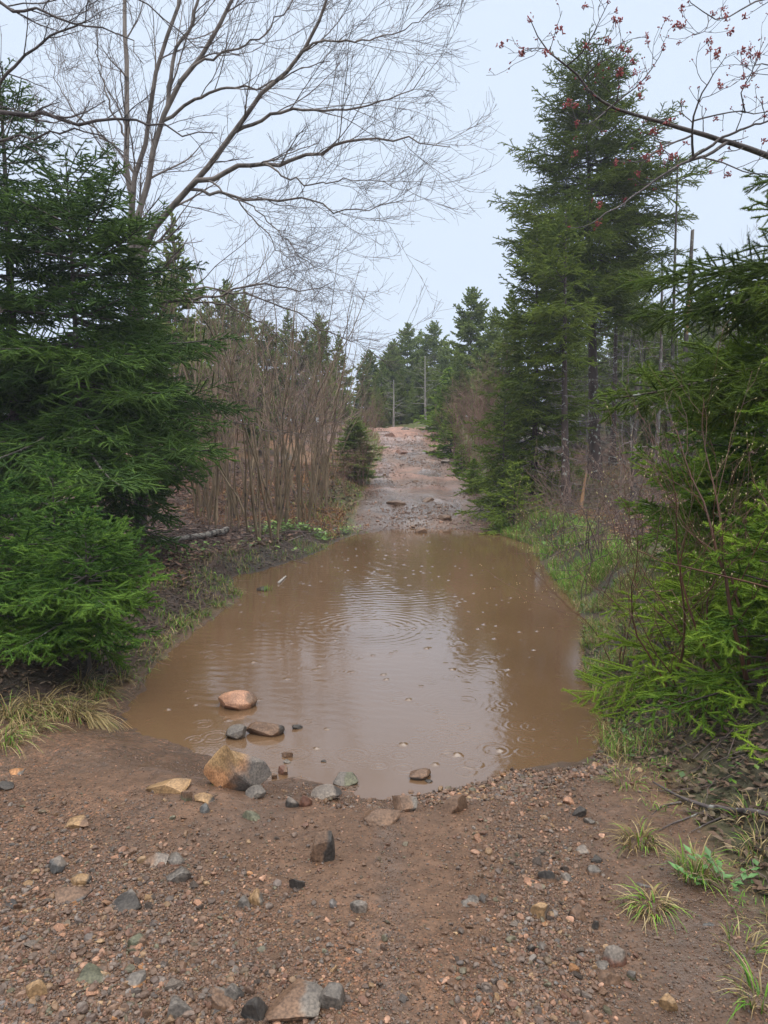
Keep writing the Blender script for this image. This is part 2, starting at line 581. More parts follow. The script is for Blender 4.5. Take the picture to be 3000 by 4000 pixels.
def ground_mat():
    m, nd, lk, b = new_mat('ground')
    a = N(nd, 'ShaderNodeAttribute', attribute_name='col')
    ab = N(nd, 'ShaderNodeAttribute', attribute_name='bare')
    aw = N(nd, 'ShaderNodeAttribute', attribute_name='wet')
    as_ = N(nd, 'ShaderNodeAttribute', attribute_name='stony')
    tc = N(nd, 'ShaderNodeTexCoord')
    nwarp = N(nd, 'ShaderNodeTexNoise', Scale=40, Detail=2)
    lk.new(tc.outputs['Object'], nwarp.inputs['Vector'])
    vm = N(nd, 'ShaderNodeVectorMath', operation='MULTIPLY_ADD')
    lk.new(nwarp.outputs['Color'], vm.inputs[0])
    vm.inputs[1].default_value = (0.012, 0.012, 0.012)
    lk.new(tc.outputs['Object'], vm.inputs[2])
    col_out = a.outputs['Color']
    heights = []
    for sc_, amt in ((150.0, 0.75), (62.0, 0.6)):
        v = N(nd, 'ShaderNodeTexVoronoi', Scale=sc_)
        lk.new(vm.outputs[0], v.inputs['Vector'])
        sep = N(nd, 'ShaderNodeSeparateColor')
        lk.new(v.outputs['Color'], sep.inputs[0])
        r = ramp(nd, [(0.0, (0.32, 0.34, 0.38)), (0.22, (0.62, 0.60, 0.62)), (0.5, (1.0, 1.0, 1.0)), (0.75, (1.35, 1.25, 1.15)), (1.0, (2.2, 1.75, 1.5))])
        lk.new(sep.outputs[0], r.inputs['Fac'])
        # only some cells stand out as grains
        gt = N(nd, 'ShaderNodeMath', operation='GREATER_THAN')
        lk.new(sep.outputs[1], gt.inputs[0])
        gt.inputs[1].default_value = 0.45 if sc_ > 100 else 0.72
        mul = N(nd, 'ShaderNodeMath', operation='MULTIPLY')
        lk.new(gt.outputs[0], mul.inputs[0])
        lk.new(as_.outputs['Fac'], mul.inputs[1])
        mul2 = N(nd, 'ShaderNodeMath', operation='MULTIPLY')
        lk.new(mul.outputs[0], mul2.inputs[0])
        mul2.inputs[1].default_value = amt
        col_out = mixc(nd, lk, col_out, mixc(nd, lk, col_out, r.outputs['Color'], 1.0, 'MULTIPLY'), mul2.outputs[0])
        inv = N(nd, 'ShaderNodeMath', operation='MULTIPLY_ADD')
        lk.new(v.outputs['Distance'], inv.inputs[0])
        inv.inputs[1].default_value = -1.0
        inv.inputs[2].default_value = 0.7
        hm = N(nd, 'ShaderNodeMath', operation='MULTIPLY')
        lk.new(inv.outputs[0], hm.inputs[0])
        lk.new(mul.outputs[0], hm.inputs[1])
        heights.append((hm, 0.004 if sc_ > 100 else 0.010))
    nz = N(nd, 'ShaderNodeTexNoise', Scale=22, Detail=8, Roughness=0.7)
    lk.new(tc.outputs['Object'], nz.inputs['Vector'])
    r3 = ramp(nd, [(0.3, (0.62, 0.62, 0.62)), (0.7, (1.38, 1.36, 1.33))])
    lk.new(nz.outputs['Fac'], r3.inputs['Fac'])
    col_out = mixc(nd, lk, col_out, r3.outputs['Color'], 1.0, 'MULTIPLY')
    lk.new(col_out, b.inputs['Base Color'])
    rr = N(nd, 'ShaderNodeMapRange')
    lk.new(aw.outputs['Fac'], rr.inputs['Value'])
    rr.inputs['To Min'].default_value = 0.50
    rr.inputs['To Max'].default_value = 0.16
    lk.new(rr.outputs[0], b.inputs['Roughness'])
    rs = N(nd, 'ShaderNodeMapRange')
    lk.new(aw.outputs['Fac'], rs.inputs['Value'])
    rs.inputs['To Min'].default_value = 0.20
    rs.inputs['To Max'].default_value = 0.65
    lk.new(rs.outputs[0], b.inputs['Specular IOR Level'])
    prev = None
    for hm, dist in heights + [(nz, 0.02)]:
        bp = N(nd, 'ShaderNodeBump', Strength=0.6, Distance=dist)
        lk.new(hm.outputs[0], bp.inputs['Height'])
        if prev:
            lk.new(prev.outputs[0], bp.inputs['Normal'])
        prev = bp
    lk.new(prev.outputs[0], b.inputs['Normal'])
    return m


ground = link('ground', mesh_data('ground', np.stack([gxf, gyf, GZ], 1), gf, ground_mat(), True,
                                  {'col': np.clip(col, 0.004, 1), 'bare': bare, 'wet': wet, 'stony': stony}))
tag(ground, 'brown muddy ground with gravel track rising into the woods', 'ground', kind='structure')

# ------------------------------------------------------------------ pond water with rain rings
wy = [2.9]
while wy[-1] < 14.6:
    wy.append(wy[-1] + 0.0085 + 0.0018 * (wy[-1] - 2.9))
wy = np.array(wy)
wx = np.arange(POND[:, 0].min() - 0.1, POND[:, 0].max() + 0.1, 0.0105)
WX, WY = np.meshgrid(wx, wy)
x_, y_ = WX.ravel(), WY.ravel()
wz = np.zeros(len(x_))


def pk(px, py):
    return on_z(px, py)


# wind ripples: mostly on the left half and the far middle
ml = sstep(0.5, -0.6, x_ - 0.05 * y_) * sstep(3.6, 4.6, y_)
mfar = sstep(6.5, 8.5, y_) * sstep(13.0, 11.0, y_)
msk = 0.58 * np.clip(0.85 * ml + 0.40 * mfar, 0, 1) * np.clip(0.45 + 1.8 * fbm(x_ * 0.9, y_ * 0.7, 3, 101), 0.05, 1.1)
ph = 5.0 * fbm(x_ * 0.8, y_ * 0.8, 3, 111)
for ang, lam, amp in ((80, 0.115, 0.00075), (62, 0.082, 0.00050), (104, 0.150, 0.0009), (88, 0.067, 0.0003)):
    ca, sa = math.cos(radians(ang)), math.sin(radians(ang))
    wz += msk * amp * np.sin(2 * pi * (x_ * ca + y_ * sa) / lam + ph * (1 + 0.1 * lam))
# fine capillary chop along the right-hand band
mr_ = np.exp(-((x_ - (0.55 + 0.02 * (y_ - 3))) / 0.30) ** 2) * sstep(9.5, 7.5, y_)
wz += mr_ * 0.00075 * fbm(x_ * 22, y_ * 16, 2, 121) * 2
# big concentric rings
for (cpx, cpy, rad, lam, amp) in ((1440, 2455, 0.75, 0.085, 0.0006), (1560, 2300, 0.9, 0.11, 0.0005), (1300, 2380, 0.6, 0.08, 0.0005), (1780, 2740, 0.33, 0.045, 0.0004)):
    cx, cy_ = pk(cpx, cpy)
    r = np.hypot(x_ - cx, y_ - cy_) + 0.05 * fbm(x_ * 2.5, y_ * 2.5, 3, int(cpx))
    wz += amp * (0.5 + 1.8 * np.clip(fbm(x_ * 1.6, y_ * 1.6, 2, int(cpy)) + .2, 0, .5)) * np.cos(2 * pi * r / lam) * np.exp(-((r - rad * .55) / (rad * .40)) ** 2)
# rain drops
rr = np.random.default_rng(11)
drops = [(1935, 2930, .075), (1845, 2985, .05), (1690, 2766, .06), (1625, 2893, .035), (2150, 2800, .05), (2080, 2840, .06), (2190, 2905, .07),
         (1975, 2750, .05), (2310, 2910, .08), (1500, 2680, .06), (1560, 2950, .03), (1760, 2960, .04), (2060, 2890, .045), (2280, 2860, .06)]
dl = [(*pk(a, b), c) for a, b, c in drops]
while len(dl) < 330:
    yy = rr.uniform(3.2, 13.8)
    xx = rr.uniform(-1.5, 2.6)
    dl.append((xx, yy, rr.uniform(0.012, 0.07)))
for cx, cy_, r0 in dl:
    j0, j1 = np.searchsorted(wy, [cy_ - 0.16, cy_ + 0.16])
    i0, i1 = np.searchsorted(wx, [cx - 0.16, cx + 0.16])
    if j1 <= j0 or i1 <= i0:
        continue
    sub = np.hypot(WX[j0:j1, i0:i1] - cx, WY[j0:j1, i0:i1] - cy_)
    dz = 0.0024 * np.cos(2 * pi * (sub - r0) / 0.030) * np.exp(-((sub - r0) / 0.022) ** 2) * (0.4 + 0.6 * (0.07 / (r0 + 0.035)) * 0.5)
    wz.reshape(WX.shape)[j0:j1, i0:i1] += dz
for i in range(420):                                  # little jets thrown up where drops have just hit
    cy_ = rr.uniform(6.5, 13.7) if i < 330 else rr.uniform(3.4, 6.5)
    cx = rr.uniform(-1.6, 2.6)
    j0, j1 = np.searchsorted(wy, [cy_ - 0.05, cy_ + 0.05])
    i0, i1 = np.searchsorted(wx, [cx - 0.05, cx + 0.05])
    sub = np.hypot(WX[j0:j1, i0:i1] - cx, WY[j0:j1, i0:i1] - cy_)
    wz.reshape(WX.shape)[j0:j1, i0:i1] += rr.uniform(.003, .012) * np.exp(-(sub / rr.uniform(.010, .018)) ** 2)
wsd = poly_sd(POND, x_, y_).reshape(WX.shape)
jj = np.arange(WX.size).reshape(WX.shape)
wf = np.stack([jj[:-1, :-1], jj[:-1, 1:], jj[1:, 1:], jj[1:, :-1]], -1)
keep = (wsd[:-1, :-1] < 0.30)
wf = wf[keep]
used = np.unique(wf)
remap = np.zeros(WX.size, np.int64)
remap[used] = np.arange(len(used))


def water_mat():
    m, nd, lk, b = new_mat('muddy_water')
    tc = N(nd, 'ShaderNodeTexCoord')
    n = N(nd, 'ShaderNodeTexNoise', Scale=0.7, Detail=4)
    lk.new(tc.outputs['Object'], n.inputs['Vector'])
    r = ramp(nd, [(0.3, (0.108, 0.063, 0.034)), (0.7, (0.136, 0.081, 0.045))])
    lk.new(n.outputs['Fac'], r.inputs['Fac'])
    lk.new(r.outputs['Color'], b.inputs['Base Color'])
    b.inputs['Roughness'].default_value = 0.05
    b.inputs['IOR'].default_value = 1.92
    n2 = N(nd, 'ShaderNodeTexNoise', Scale=45, Detail=2)
    lk.new(tc.outputs['Object'], n2.inputs['Vector'])
    bp = N(nd, 'ShaderNodeBump', Strength=0.05, Distance=0.01)
    lk.new(n2.outputs['Fac'], bp.inputs['Height'])
    lk.new(bp.outputs[0], b.inputs['Normal'])
    return m


water = link('water', mesh_data('water', np.stack([x_, y_, wz], 1)[used], remap[wf], water_mat(), True))
tag(water, 'muddy brown puddle water filling the track', 'water', kind='structure')


# ------------------------------------------------------------------ generators
def tubes(P, Rr, sides=4):
    """P (n,k,3), Rr (n,k) -> verts, quads"""
    n, k, _ = P.shape
    T = np.gradient(P, axis=1)
    T = norm(T)
    tm = norm(P[:, -1] - P[:, 0])
    ref = np.where(np.abs(tm[:, 2:3]) > 0.8, np.array([[1., 0.13, 0]]), np.array([[0.05, 0.1, 1.]]))
    U = norm(np.cross(T, ref[:, None, :]))
    W = np.cross(T, U)
    a = np.arange(sides) * 2 * pi / sides
    V = P[:, :, None, :] + Rr[:, :, None, None] * (U[:, :, None, :] * np.cos(a)[None, None, :, None] + W[:, :, None, :] * np.sin(a)[None, None, :, None])
    idx = np.arange(n * k * sides).reshape(n, k, sides)
    nxt = np.roll(idx, -1, axis=2)
    F = np.stack([idx[:, :-1], nxt[:, :-1], nxt[:, 1:], idx[:, 1:]], -1).reshape(-1, 4)
    return V.reshape(-1, 3), F


class Geo:
    def __init__(self):
        self.V, self.F, self.n, self.A = [], [], 0, {}

    def add(self, V, F, **attrs):
        self.V.append(np.asarray(V, np.float32))
        self.F.append(np.asarray(F, np.int64) + self.n)
        for k, a in attrs.items():
            self.A.setdefault(k, []).append(np.asarray(a, np.float32))
        self.n += len(V)

    def mesh(self, name, mat, smooth=False):
        by = {}
        for f in self.F:
            by.setdefault(f.shape[1], []).append(f)
        return mesh_data(name, np.concatenate(self.V), [np.concatenate(v) for v in by.values()], mat, smooth,
                         {k: np.concatenate(a) for k, a in self.A.items()})


def resample(pts, k, rad=None):
    """catmull-like resample of a polyline (m,3) to k points"""
    pts = np.asarray(pts, float)
    d = np.concatenate([[0], np.cumsum(np.linalg.norm(np.diff(pts, axis=0), axis=1))])
    s = np.linspace(0, d[-1], k)
    if len(pts) > 2:
        t = np.gradient(pts, d, axis=0)
        i = np.clip(np.searchsorted(d, s, side='right') - 1, 0, len(pts) - 2)
        L = (d[i + 1] - d[i])[:, None]
        u = ((s - d[i]) / L[:, 0])[:, None]
        out = ((1 + 2 * u) * (1 - u) ** 2) * pts[i] + u * (1 - u) ** 2 * L * t[i] + u * u * (3 - 2 * u) * pts[i + 1] + u * u * (u - 1) * L * t[i + 1]
    else:
        out = pts[0] + (pts[-1] - pts[0]) * (s / d[-1])[:, None]
    return out


def interp_line(P, pid, t):
    n, k, _ = P.shape
    f = t * (k - 1)
    i = np.clip(f.astype(int), 0, k - 2)
    u = (f - i)[:, None]
    a, b = P[pid, i], P[pid, i + 1]
    return a + (b - a) * u, norm(b - a), i, u[:, 0]


def sprout(P, Rr, rng, per, t0=0.25, t1=1.0, ang=40, angsd=10, length=0.4, lsd=0.3, taper_len=0.6, rratio=0.5, rmax=1.0, rmin=0.0012,
           k=5, up=0.1, wig=0.12, flat=0.0, bias=None, lenby='parent', tip=0.3):
    """grow `per` children on every polyline. length is relative to the parent (lenby parent) or metres (abs)"""
    n, kk, _ = P.shape
    plen = np.linalg.norm(np.diff(P, axis=1), axis=2).sum(1)
    if np.isscalar(per):
        cnt = np.full(n, per)
    else:
        cnt = per
    pid = np.repeat(np.arange(n), cnt)
    m = len(pid)
    if m == 0:
        return np.zeros((0, k, 3)), np.zeros((0, k))
    order = np.concatenate([np.arange(c) for c in cnt])
    t = t0 + (t1 - t0) * (order + rng.uniform(0.1, 0.9, m)) / cnt[pid]
    A, T, i, u = interp_line(P, pid, t)
    ra = Rr[pid, i] * (1 - u) + Rr[pid, i + 1] * u
    rnd = rng.normal(size=(m, 3))
    if flat:
        rnd[:, 2] *= (1 - flat)
    if bias is not None:
        rnd = rnd + np.asarray(bias)
    perp = norm(rnd - (rnd * T).sum(1, keepdims=True) * T)
    a = np.radians(np.clip(rng.normal(ang, angsd, m), 8, 95))[:, None]
    D = T * np.cos(a) + perp * np.sin(a)
    L = (length * plen[pid] if lenby == 'parent' else np.full(m, length)) * (1 - taper_len * (t - t0) / max(t1 - t0, 1e-6)) * np.clip(rng.normal(1, lsd, m), 0.35, 1.9)
    out = np.zeros((m, k, 3))
    out[:, 0] = A
    d = D
    step = (L / (k - 1))[:, None]
    for j in range(1, k):
        d = norm(d + np.array([0, 0, up]) + rng.normal(size=(m, 3)) * wig)
        out[:, j] = out[:, j - 1] + d * step
    r0 = np.clip(np.minimum(ra * rratio, rmax), rmin, None)
    rad = r0[:, None] * (1 - (1 - tip) * np.linspace(0, 1, k)[None])
    return out, np.maximum(rad, rmin * 0.7)


def needles(A, B, tint, rng, dens, nl, nw, flat=0.0, fwd=0.65):
    """one small blade per needle along the segments A->B"""
    L = np.linalg.norm(B - A, axis=1)
    c = np.floor(L * dens + rng.uniform(size=len(L))).astype(int)
    sid = np.repeat(np.arange(len(L)), c)
    m = len(sid)
    t = rng.uniform(0, 1.0, m)[:, None]
    d = norm(B - A)[sid]
    base = A[sid] + (B - A)[sid] * t
    rnd = rng.normal(size=(m, 3))
    rnd[:, 2] *= (1 - flat)
    if flat < 0.5:
        rnd[:, 2] += 0.25
    p = norm(rnd - (rnd * d).sum(1, keepdims=True) * d)
    nd_ = norm(d * fwd + p * (1 - 0.3 * fwd))
    q = norm(np.cross(nd_, rng.normal(size=(m, 3))))
    ln = nl * rng.uniform(0.7, 1.2, m)[:, None]
    w = nw * rng.uniform(0.75, 1.25, m)[:, None] * 0.5
    tip = base + nd_ * ln
    mid = base + nd_ * ln * 0.45
    V = np.stack([base, mid - q * w, tip, mid + q * w], 1).reshape(-1, 3)
    F = np.arange(m * 4).reshape(m, 4)
    tt = np.clip(tint[sid] + rng.normal(0, 0.07, m), 0, 1)
    return V, F, np.repeat(tt, 4)


def trunk_line(rng, H, lean=(0, 0), bend=0.03, k=14):
    s = np.linspace(0, 1, k)
    P = np.zeros((k, 3))
    P[:, 2] = s * H
    P[:, 0] = lean[0] * s * H + bend * H * np.sin(s * 2.6 + rng.uniform(0, 6)) * s * 0.5
    P[:, 1] = lean[1] * s * H + bend * H * np.sin(s * 2.3 + rng.uniform(0, 6)) * s * 0.5
    return P


def conifer(name, seed, H, base, R, prof, gap=0.28, per=5, el0=-8, el1=55, droop=0.25, lift=0.2, sec_gap=0.06, sec_ang=52, sec_len=0.42,
            ter_gap=0.06, ter_len=0.4, dens=150, nl=0.018, nw=0.003, flat=0.0, mats=('spruce', 'spruce_bark'), r0=0.1, lean=(0, 0), bend=0.02,
            tip_bright=0.35, dead=None, sub_wood=True, az=None, loc=(0, 0, 0), tmin=0.06, base_tint=0.35, patch=0.12, gaps=0.0, core=0.42):
    """prof(f): branch length share at f = 0 (crown base) .. 1 (top)"""
    rng = np.random.default_rng(seed)
    tl = trunk_line(rng, H, lean, bend)
    trad = r0 * (1 - 0.93 * np.linspace(0, 1, len(tl)) ** 0.85)
    trad[0] *= 1.35
    trad[1] *= 1.08
    root = empty(name, loc)
    V, F = tubes(tl[None], trad[None], 8)
    link('trunk', mesh_data('trunk', V, F, M[mats[1]], True), root)
    # primary branches
    zs, azs = [], []
    z = base
    while z < H * 0.985:
        f = (z - base) / (H - base)
        kk = per if f < 0.9 else max(3, per - 2)
        a0 = rng.uniform(0, 2 * pi)
        for j in range(kk):
            if rng.uniform() < gaps:
                continue
            zs.append(z + rng.normal(0, gap * 0.28))
            azs.append(a0 + j * 2 * pi / kk + rng.normal(0, 0.28))
        z += gap * (1 - 0.35 * f)
    zs, azs = np.array(zs), np.array(azs)
    if az is not None:
        kp = np.array([az(a) for a in azs])
        zs, azs = zs[kp], azs[kp]
    f = np.clip((zs - base) / (H - base), 0, 1)
    nb = len(zs)
    lump = 1 + 0.30 * np.sin(azs * 2 + zs * 1.7 + seed) * (1 - f)
    L = R * np.array([prof(q) for q in f]) * np.clip(rng.normal(1, 0.17, nb), 0.5, 1.4) * lump
    L = np.maximum(L, 0.05 * R)
    k = 7
    s = np.linspace(0, 1, k)
    el = np.radians(el0 + (el1 - el0) * f ** 1.6 + rng.normal(0, 6, nb))
    tb, _, _, _ = interp_line(tl[None], np.zeros(nb, int), np.clip(zs / H, 0, 0.999))
    hor = np.stack([np.cos(azs), np.sin(azs), 0 * azs], 1)
    sidev = np.stack([-np.sin(azs), np.cos(azs), 0 * azs], 1)
    dr = droop * (1 - 0.8 * f) * np.clip(rng.normal(1, 0.3, nb), 0.3, 1.8)
    lf = lift * (1 - 0.5 * f)
    P = tb[:, None] + hor[:, None] * (L[:, None] * s[None] * np.cos(el)[:, None])[..., None]
    P[:, :, 2] += L[:, None] * (np.sin(el)[:, None] * s - dr[:, None] * s ** 1.5 + lf[:, None] * s ** 3)
    P += sidev[:, None] * (L[:, None] * rng.normal(0, 0.10, nb)[:, None] * s ** 2)[..., None]
    br = np.clip(0.012 * L ** 0.9, 0.002, 0.04)[:, None] * (1 - 0.8 * s)[None]
    wood = Geo()
    V, F = tubes(P, br, 4)
    wood.add(V, F)
    # secondary twigs, in the plane of the branch
    segA, segB, tint = [], [], []
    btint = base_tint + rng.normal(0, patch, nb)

    def flatkids(Pp, cnt, angm, lens, t0, kseg, sag, jit):
        pid = np.repeat(np.arange(len(Pp)), cnt)
        m = len(pid)
        order = np.concatenate([np.arange(c) for c in cnt]) if m else np.zeros(0)
        t = np.clip(t0 + (1 - t0) * (order + rng.uniform(0, 1, m)) / np.maximum(cnt[pid], 1), 0, 0.999)
        A, T, _, _ = interp_line(Pp, pid, t)
        sd_ = norm(np.cross(T, np.array([0, 0, 1.0])))
        sgn = np.where((order % 2) == 0, 1.0, -1.0)[:, None]
        a = np.radians(rng.normal(angm, 9, m))[:, None]
        upv = np.cross(sd_, T)
        roll = rng.normal(0.05, jit, m)[:, None]
        D = norm(T * np.cos(a) + (sd_ * sgn * np.cos(roll) + upv * np.sin(roll)) * np.sin(a))
        ln = lens(pid, t) * rng.uniform(0.7, 1.25, m)
        out = np.zeros((m, kseg, 3))
        out[:, 0] = A
        for j in range(1, kseg):
            D = norm(D + np.array([0, 0, -sag]) + rng.normal(size=(m, 3)) * 0.05)
            out[:, j] = out[:, j - 1] + D * (ln / (kseg - 1))[:, None]
        return out, pid, t, ln

    cnt = np.maximum(3, (L / sec_gap).astype(int) * 2)
    S2, pid2, t2, l2 = flatkids(P, cnt, sec_ang, lambda p, t: np.minimum(sec_len * L[p] * (1.04 - t) ** 0.75, 0.9) + 0.02, 0.12, 3, 0.10, 0.35)
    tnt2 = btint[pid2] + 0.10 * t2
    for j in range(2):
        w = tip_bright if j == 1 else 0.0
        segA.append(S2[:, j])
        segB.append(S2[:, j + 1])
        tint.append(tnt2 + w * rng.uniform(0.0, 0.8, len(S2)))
    if ter_gap:
        cnt3 = np.maximum(1, (l2 / ter_gap).astype(int) * 2)
        S3, pid3, t3, l3 = flatkids(S2, cnt3, 48, lambda p, t: np.minimum(ter_len * l2[p] * (1.05 - t) ** 0.6, 0.3) + 0.012, 0.15, 2, 0.12, 0.5)
        segA.append(S3[:, 0])
        segB.append(S3[:, 1])
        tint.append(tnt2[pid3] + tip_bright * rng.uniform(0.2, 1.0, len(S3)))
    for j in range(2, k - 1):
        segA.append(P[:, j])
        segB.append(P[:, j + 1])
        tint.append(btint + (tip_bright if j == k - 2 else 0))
    # leader
    segA.append(tl[-3:-1])
    segB.append(tl[-2:])
    tint.append(np.full(2, 0.5))
    if sub_wood:
        V, F = tubes(S2, np.clip(0.0045 * l2, 0.0012, 0.006)[:, None] * np.array([1, .8, .4])[None], 3)
        wood.add(V, F)
    link('branches', wood.mesh('branches', M[mats[1]], True), root)
    A_, B_, T_ = np.concatenate(segA), np.concatenate(segB), np.clip(np.concatenate(tint), 0, 1)
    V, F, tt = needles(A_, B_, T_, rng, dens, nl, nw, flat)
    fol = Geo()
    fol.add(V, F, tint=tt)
    # the dense sleeve of needle bases that makes a shoot read as a furry finger
    D_ = norm(B_ - A_)
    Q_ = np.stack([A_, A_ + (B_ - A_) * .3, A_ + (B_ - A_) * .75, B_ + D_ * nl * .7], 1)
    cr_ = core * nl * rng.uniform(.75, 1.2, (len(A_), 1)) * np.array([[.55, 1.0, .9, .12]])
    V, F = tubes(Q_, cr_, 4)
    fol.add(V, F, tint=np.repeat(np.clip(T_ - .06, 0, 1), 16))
    link('foliage', fol.mesh('foliage', M[mats[0]]), root)
    if dead:
        z0, z1, nd_, ln = dead
        zz = rng.uniform(z0, z1, nd_)
        aa = rng.uniform(0, 2 * pi, nd_)
        A, _, _, _ = interp_line(tl[None], np.zeros(nd_, int), zz / H)
        hv = np.stack([np.cos(aa), np.sin(aa), 0 * aa], 1)
        Ls = ln * rng.uniform(0.3, 1.2, nd_)
        kk = 6
        ss = np.linspace(0, 1, kk)
        Q = A[:, None] + hv[:, None] * (Ls[:, None] * ss)[..., None]
        Q[:, :, 2] += Ls[:, None] * (-0.35 * ss + 0.30 * ss ** 2) + rng.normal(0, 0.012, (nd_, kk))
        Q[:, :, :2] += rng.normal(0, 0.018, (nd_, kk, 2)) * ss[None, :, None]
        qr = np.full(nd_, 0.009)[:, None] * (1 - 0.7 * ss)[None]
        g = Geo()
        g.add(*tubes(Q, qr, 4))
        Q2, q2 = sprout(Q, qr, rng, 5, 0.25, 1, 45, 12, 0.30, 0.3, 0.5, 0.6, 1, 0.0025, 4, -0.02, 0.22, flat=0.4)
        g.add(*tubes(Q2, q2, 3))
        link('dead_branches', g.mesh('dead_branches', M['deadwood'], True), root)
    return root


def bare_meshes(limbs, radii, rng, levels, sides=(8, 5, 4, 3)):
    """limbs: list of (k,3); levels: list of dict for sprout. returns list of (P,R) per level"""
    P, Rr = np.stack(limbs), np.stack(radii)
    res = [(P, Rr)]
    for lv in levels:
        P, Rr = sprout(P, Rr, rng, **lv)
        res.append((P, Rr))
    return res


def limb(pts, k=16, r0=0.05, r1=0.01, rng=None, jit=0.0, p=1.0):
    Q = resample(pts, k)
    if rng is not None and jit:
        Q[1:-1] += rng.normal(0, jit, (k - 2, 3))
    s = np.linspace(0, 1, k) ** p
    return Q, r0 + (r1 - r0) * s


def ico(level):
    bm = bmesh.new()
    bmesh.ops.create_icosphere(bm, subdivisions=level, radius=1)
    V = np.array([v.co[:] for v in bm.verts])
    F = np.array([[v.index for v in f.verts] for f in bm.faces])
    bm.free()
    return V, F


ICO = {i: ico(i) for i in (1, 2, 3, 4, 5)}


def rock_shape(rng, level=3, cuts=9, rough=0.05, cut=(0.55, 0.9), freq=1.8, round_=0.0):
    V, F = ICO[level]
    V = V.copy()
    for _ in range(cuts):
        n = rng.normal(size=3)
        n /= np.linalg.norm(n)
        d = rng.uniform(*cut)
        dd = V @ n - d
        V -= np.maximum(dd, 0)[:, None] * n * (1 - round_)
    if rough:
        off = rng.uniform(-50, 50, 3)
        V = V * (1 + rough * 2 * fbm3(V + off, freq, 4, int(rng.integers(1000)))[:, None])
    return V, F


# ================================================================== CONIFERS
def gp(px, Y):
    """ground point under photo column px at depth Y"""
    x = (px - 1500) / FPX * Y
    # depth along the view axis differs little from Y for this small pitch
    return (x, Y, hz(x, Y) - 0.04)


def p_spire(f):
    return (1 - f) ** 0.75 * min(1.0, 0.62 + 1.6 * f) + 0.03


def p_column(f):
    return min(1.0, 0.75 + f) * (1 - f ** 2.2) ** 0.8 + 0.03


def p_cone(f):
    return (1 - f) ** 0.85 + 0.04


def HT(px, Y, top):
    return float(at(px, top, Y)[2] - gp(px, Y)[2])


def p_dome(f):
    return 1.05 * (1 - f) ** 0.45 * min(1.0, 0.7 + f)


MID = dict(sec_gap=0.145, ter_gap=0.12, ter_len=0.60, dens=130, nl=0.026, nw=0.008, core=.36)


def LEAN(p0, Y, p1, top):
    a, b_ = gp(p0, Y), at(p1, top, Y)
    return (b_[0] - a[0]) / (b_[2] - a[2])


def p_fir(f):
    return 1.05 * (1 - f) ** 0.55 * min(1.0, 0.55 + 1.5 * f)

# --- right: the tall spruce and its companions
t = conifer('spruce_tree', 3, HT(2300, 17.2, 195), 4.2, 2.3, p_dome, gap=0.28, per=7, el0=-12, el1=42, droop=0.22, lift=0.30, r0=0.165, lean=(LEAN(2325, 17.2, 2290, 195), 0), bend=0.004,
            dead=(0.9, 5.0, 90, 0.85), loc=gp(2325, 17.2), base_tint=0.42, gaps=0.12, **MID)
tag(t, 'tallest spruce with long bare lower trunk right of the track', 'spruce tree')
t = conifer('spruce_tree', 5, HT(2130, 14.6, 820), 3.1, 1.3, p_dome, gap=0.27, per=6, el0=-14, el1=50, droop=0.22, lift=0.25, r0=0.105, lean=(-0.035, 0.0), bend=0.03,
            dead=(0.4, 2.8, 40, 0.6), loc=gp(2215, 14.6), base_tint=0.48, az=lambda a: math.cos(a) < 0.55, **MID)
tag(t, 'spruce with slim reddish leaning trunk beside the tallest spruce', 'spruce tree')
t = conifer('spruce_tree', 8, 7.6, 4.7, 1.3, p_dome, gap=0.34, per=5, el0=-14, el1=50, droop=0.25, lift=0.2, r0=0.10, bend=0.01,
            dead=(0.6, 4.0, 60, 0.7), loc=gp(2390, 19.5), base_tint=0.22, **MID)
tag(t, 'dark spruce standing close behind the tallest spruce on its right', 'spruce tree')
t = conifer('spruce_tree', 12, HT(2075, 15.8, 880), 0.35, 1.42, p_dome, gap=0.26, per=7, el0=-18, el1=50, droop=0.28, lift=0.22, r0=0.085, bend=0.01,
            loc=gp(2085, 15.8), base_tint=0.48, **MID)
tag(t, 'dense spruce branched to the ground on the right track edge', 'spruce tree')
t = conifer('young_spruce', 13, 2.9, 0.1, 0.85, p_cone, gap=0.2, per=7, el0=-10, el1=50, droop=0.2, lift=0.2, r0=0.035, loc=gp(1965, 15.2), base_tint=0.40, **MID)
tag(t, 'bushy young spruce in front of the dense spruce at the track edge', 'young spruce')
t = conifer('young_spruce', 14, 1.25, 0.05, 0.66, p_cone, gap=0.15, per=7, el0=-5, el1=50, droop=0.15, lift=0.2, r0=0.02, loc=gp(2010, 13.9), base_tint=0.5, **MID)
tag(t, 'low bright green young spruce at the foot of the dense spruce', 'young spruce')

# --- right foreground: young spruces crowding the bank
NEAR = dict(sec_gap=0.085, ter_gap=0.078, ter_len=0.62, dens=720, nl=0.0175, nw=0.0024, tip_bright=0.5, sec_len=0.45, core=.28, patch=.16)
t = conifer('young_spruce', 21, 2.3, 0.05, 1.08, p_cone, gap=0.165, per=6, el0=-12, el1=48, droop=0.24, lift=0.12, mats=('young', 'spruce_bark'), r0=0.035,
            loc=gp(3270, 4.1), base_tint=0.34, az=lambda a: math.cos(a) < 0.5, **NEAR)
tag(t, 'nearest bright green young spruce hanging over the right bank', 'young spruce')
t = conifer('young_spruce', 22, 2.55, 0.20, 1.05, p_column, gap=0.20, per=6, el0=-4, el1=48, droop=0.18, lift=0.15, mats=('young', 'spruce_bark'), r0=0.035,
            loc=gp(2970, 5.7), base_tint=0.27, gaps=0.15, **NEAR)
tag(t, 'young spruce with outstretched branches behind the nearest right one', 'young spruce')
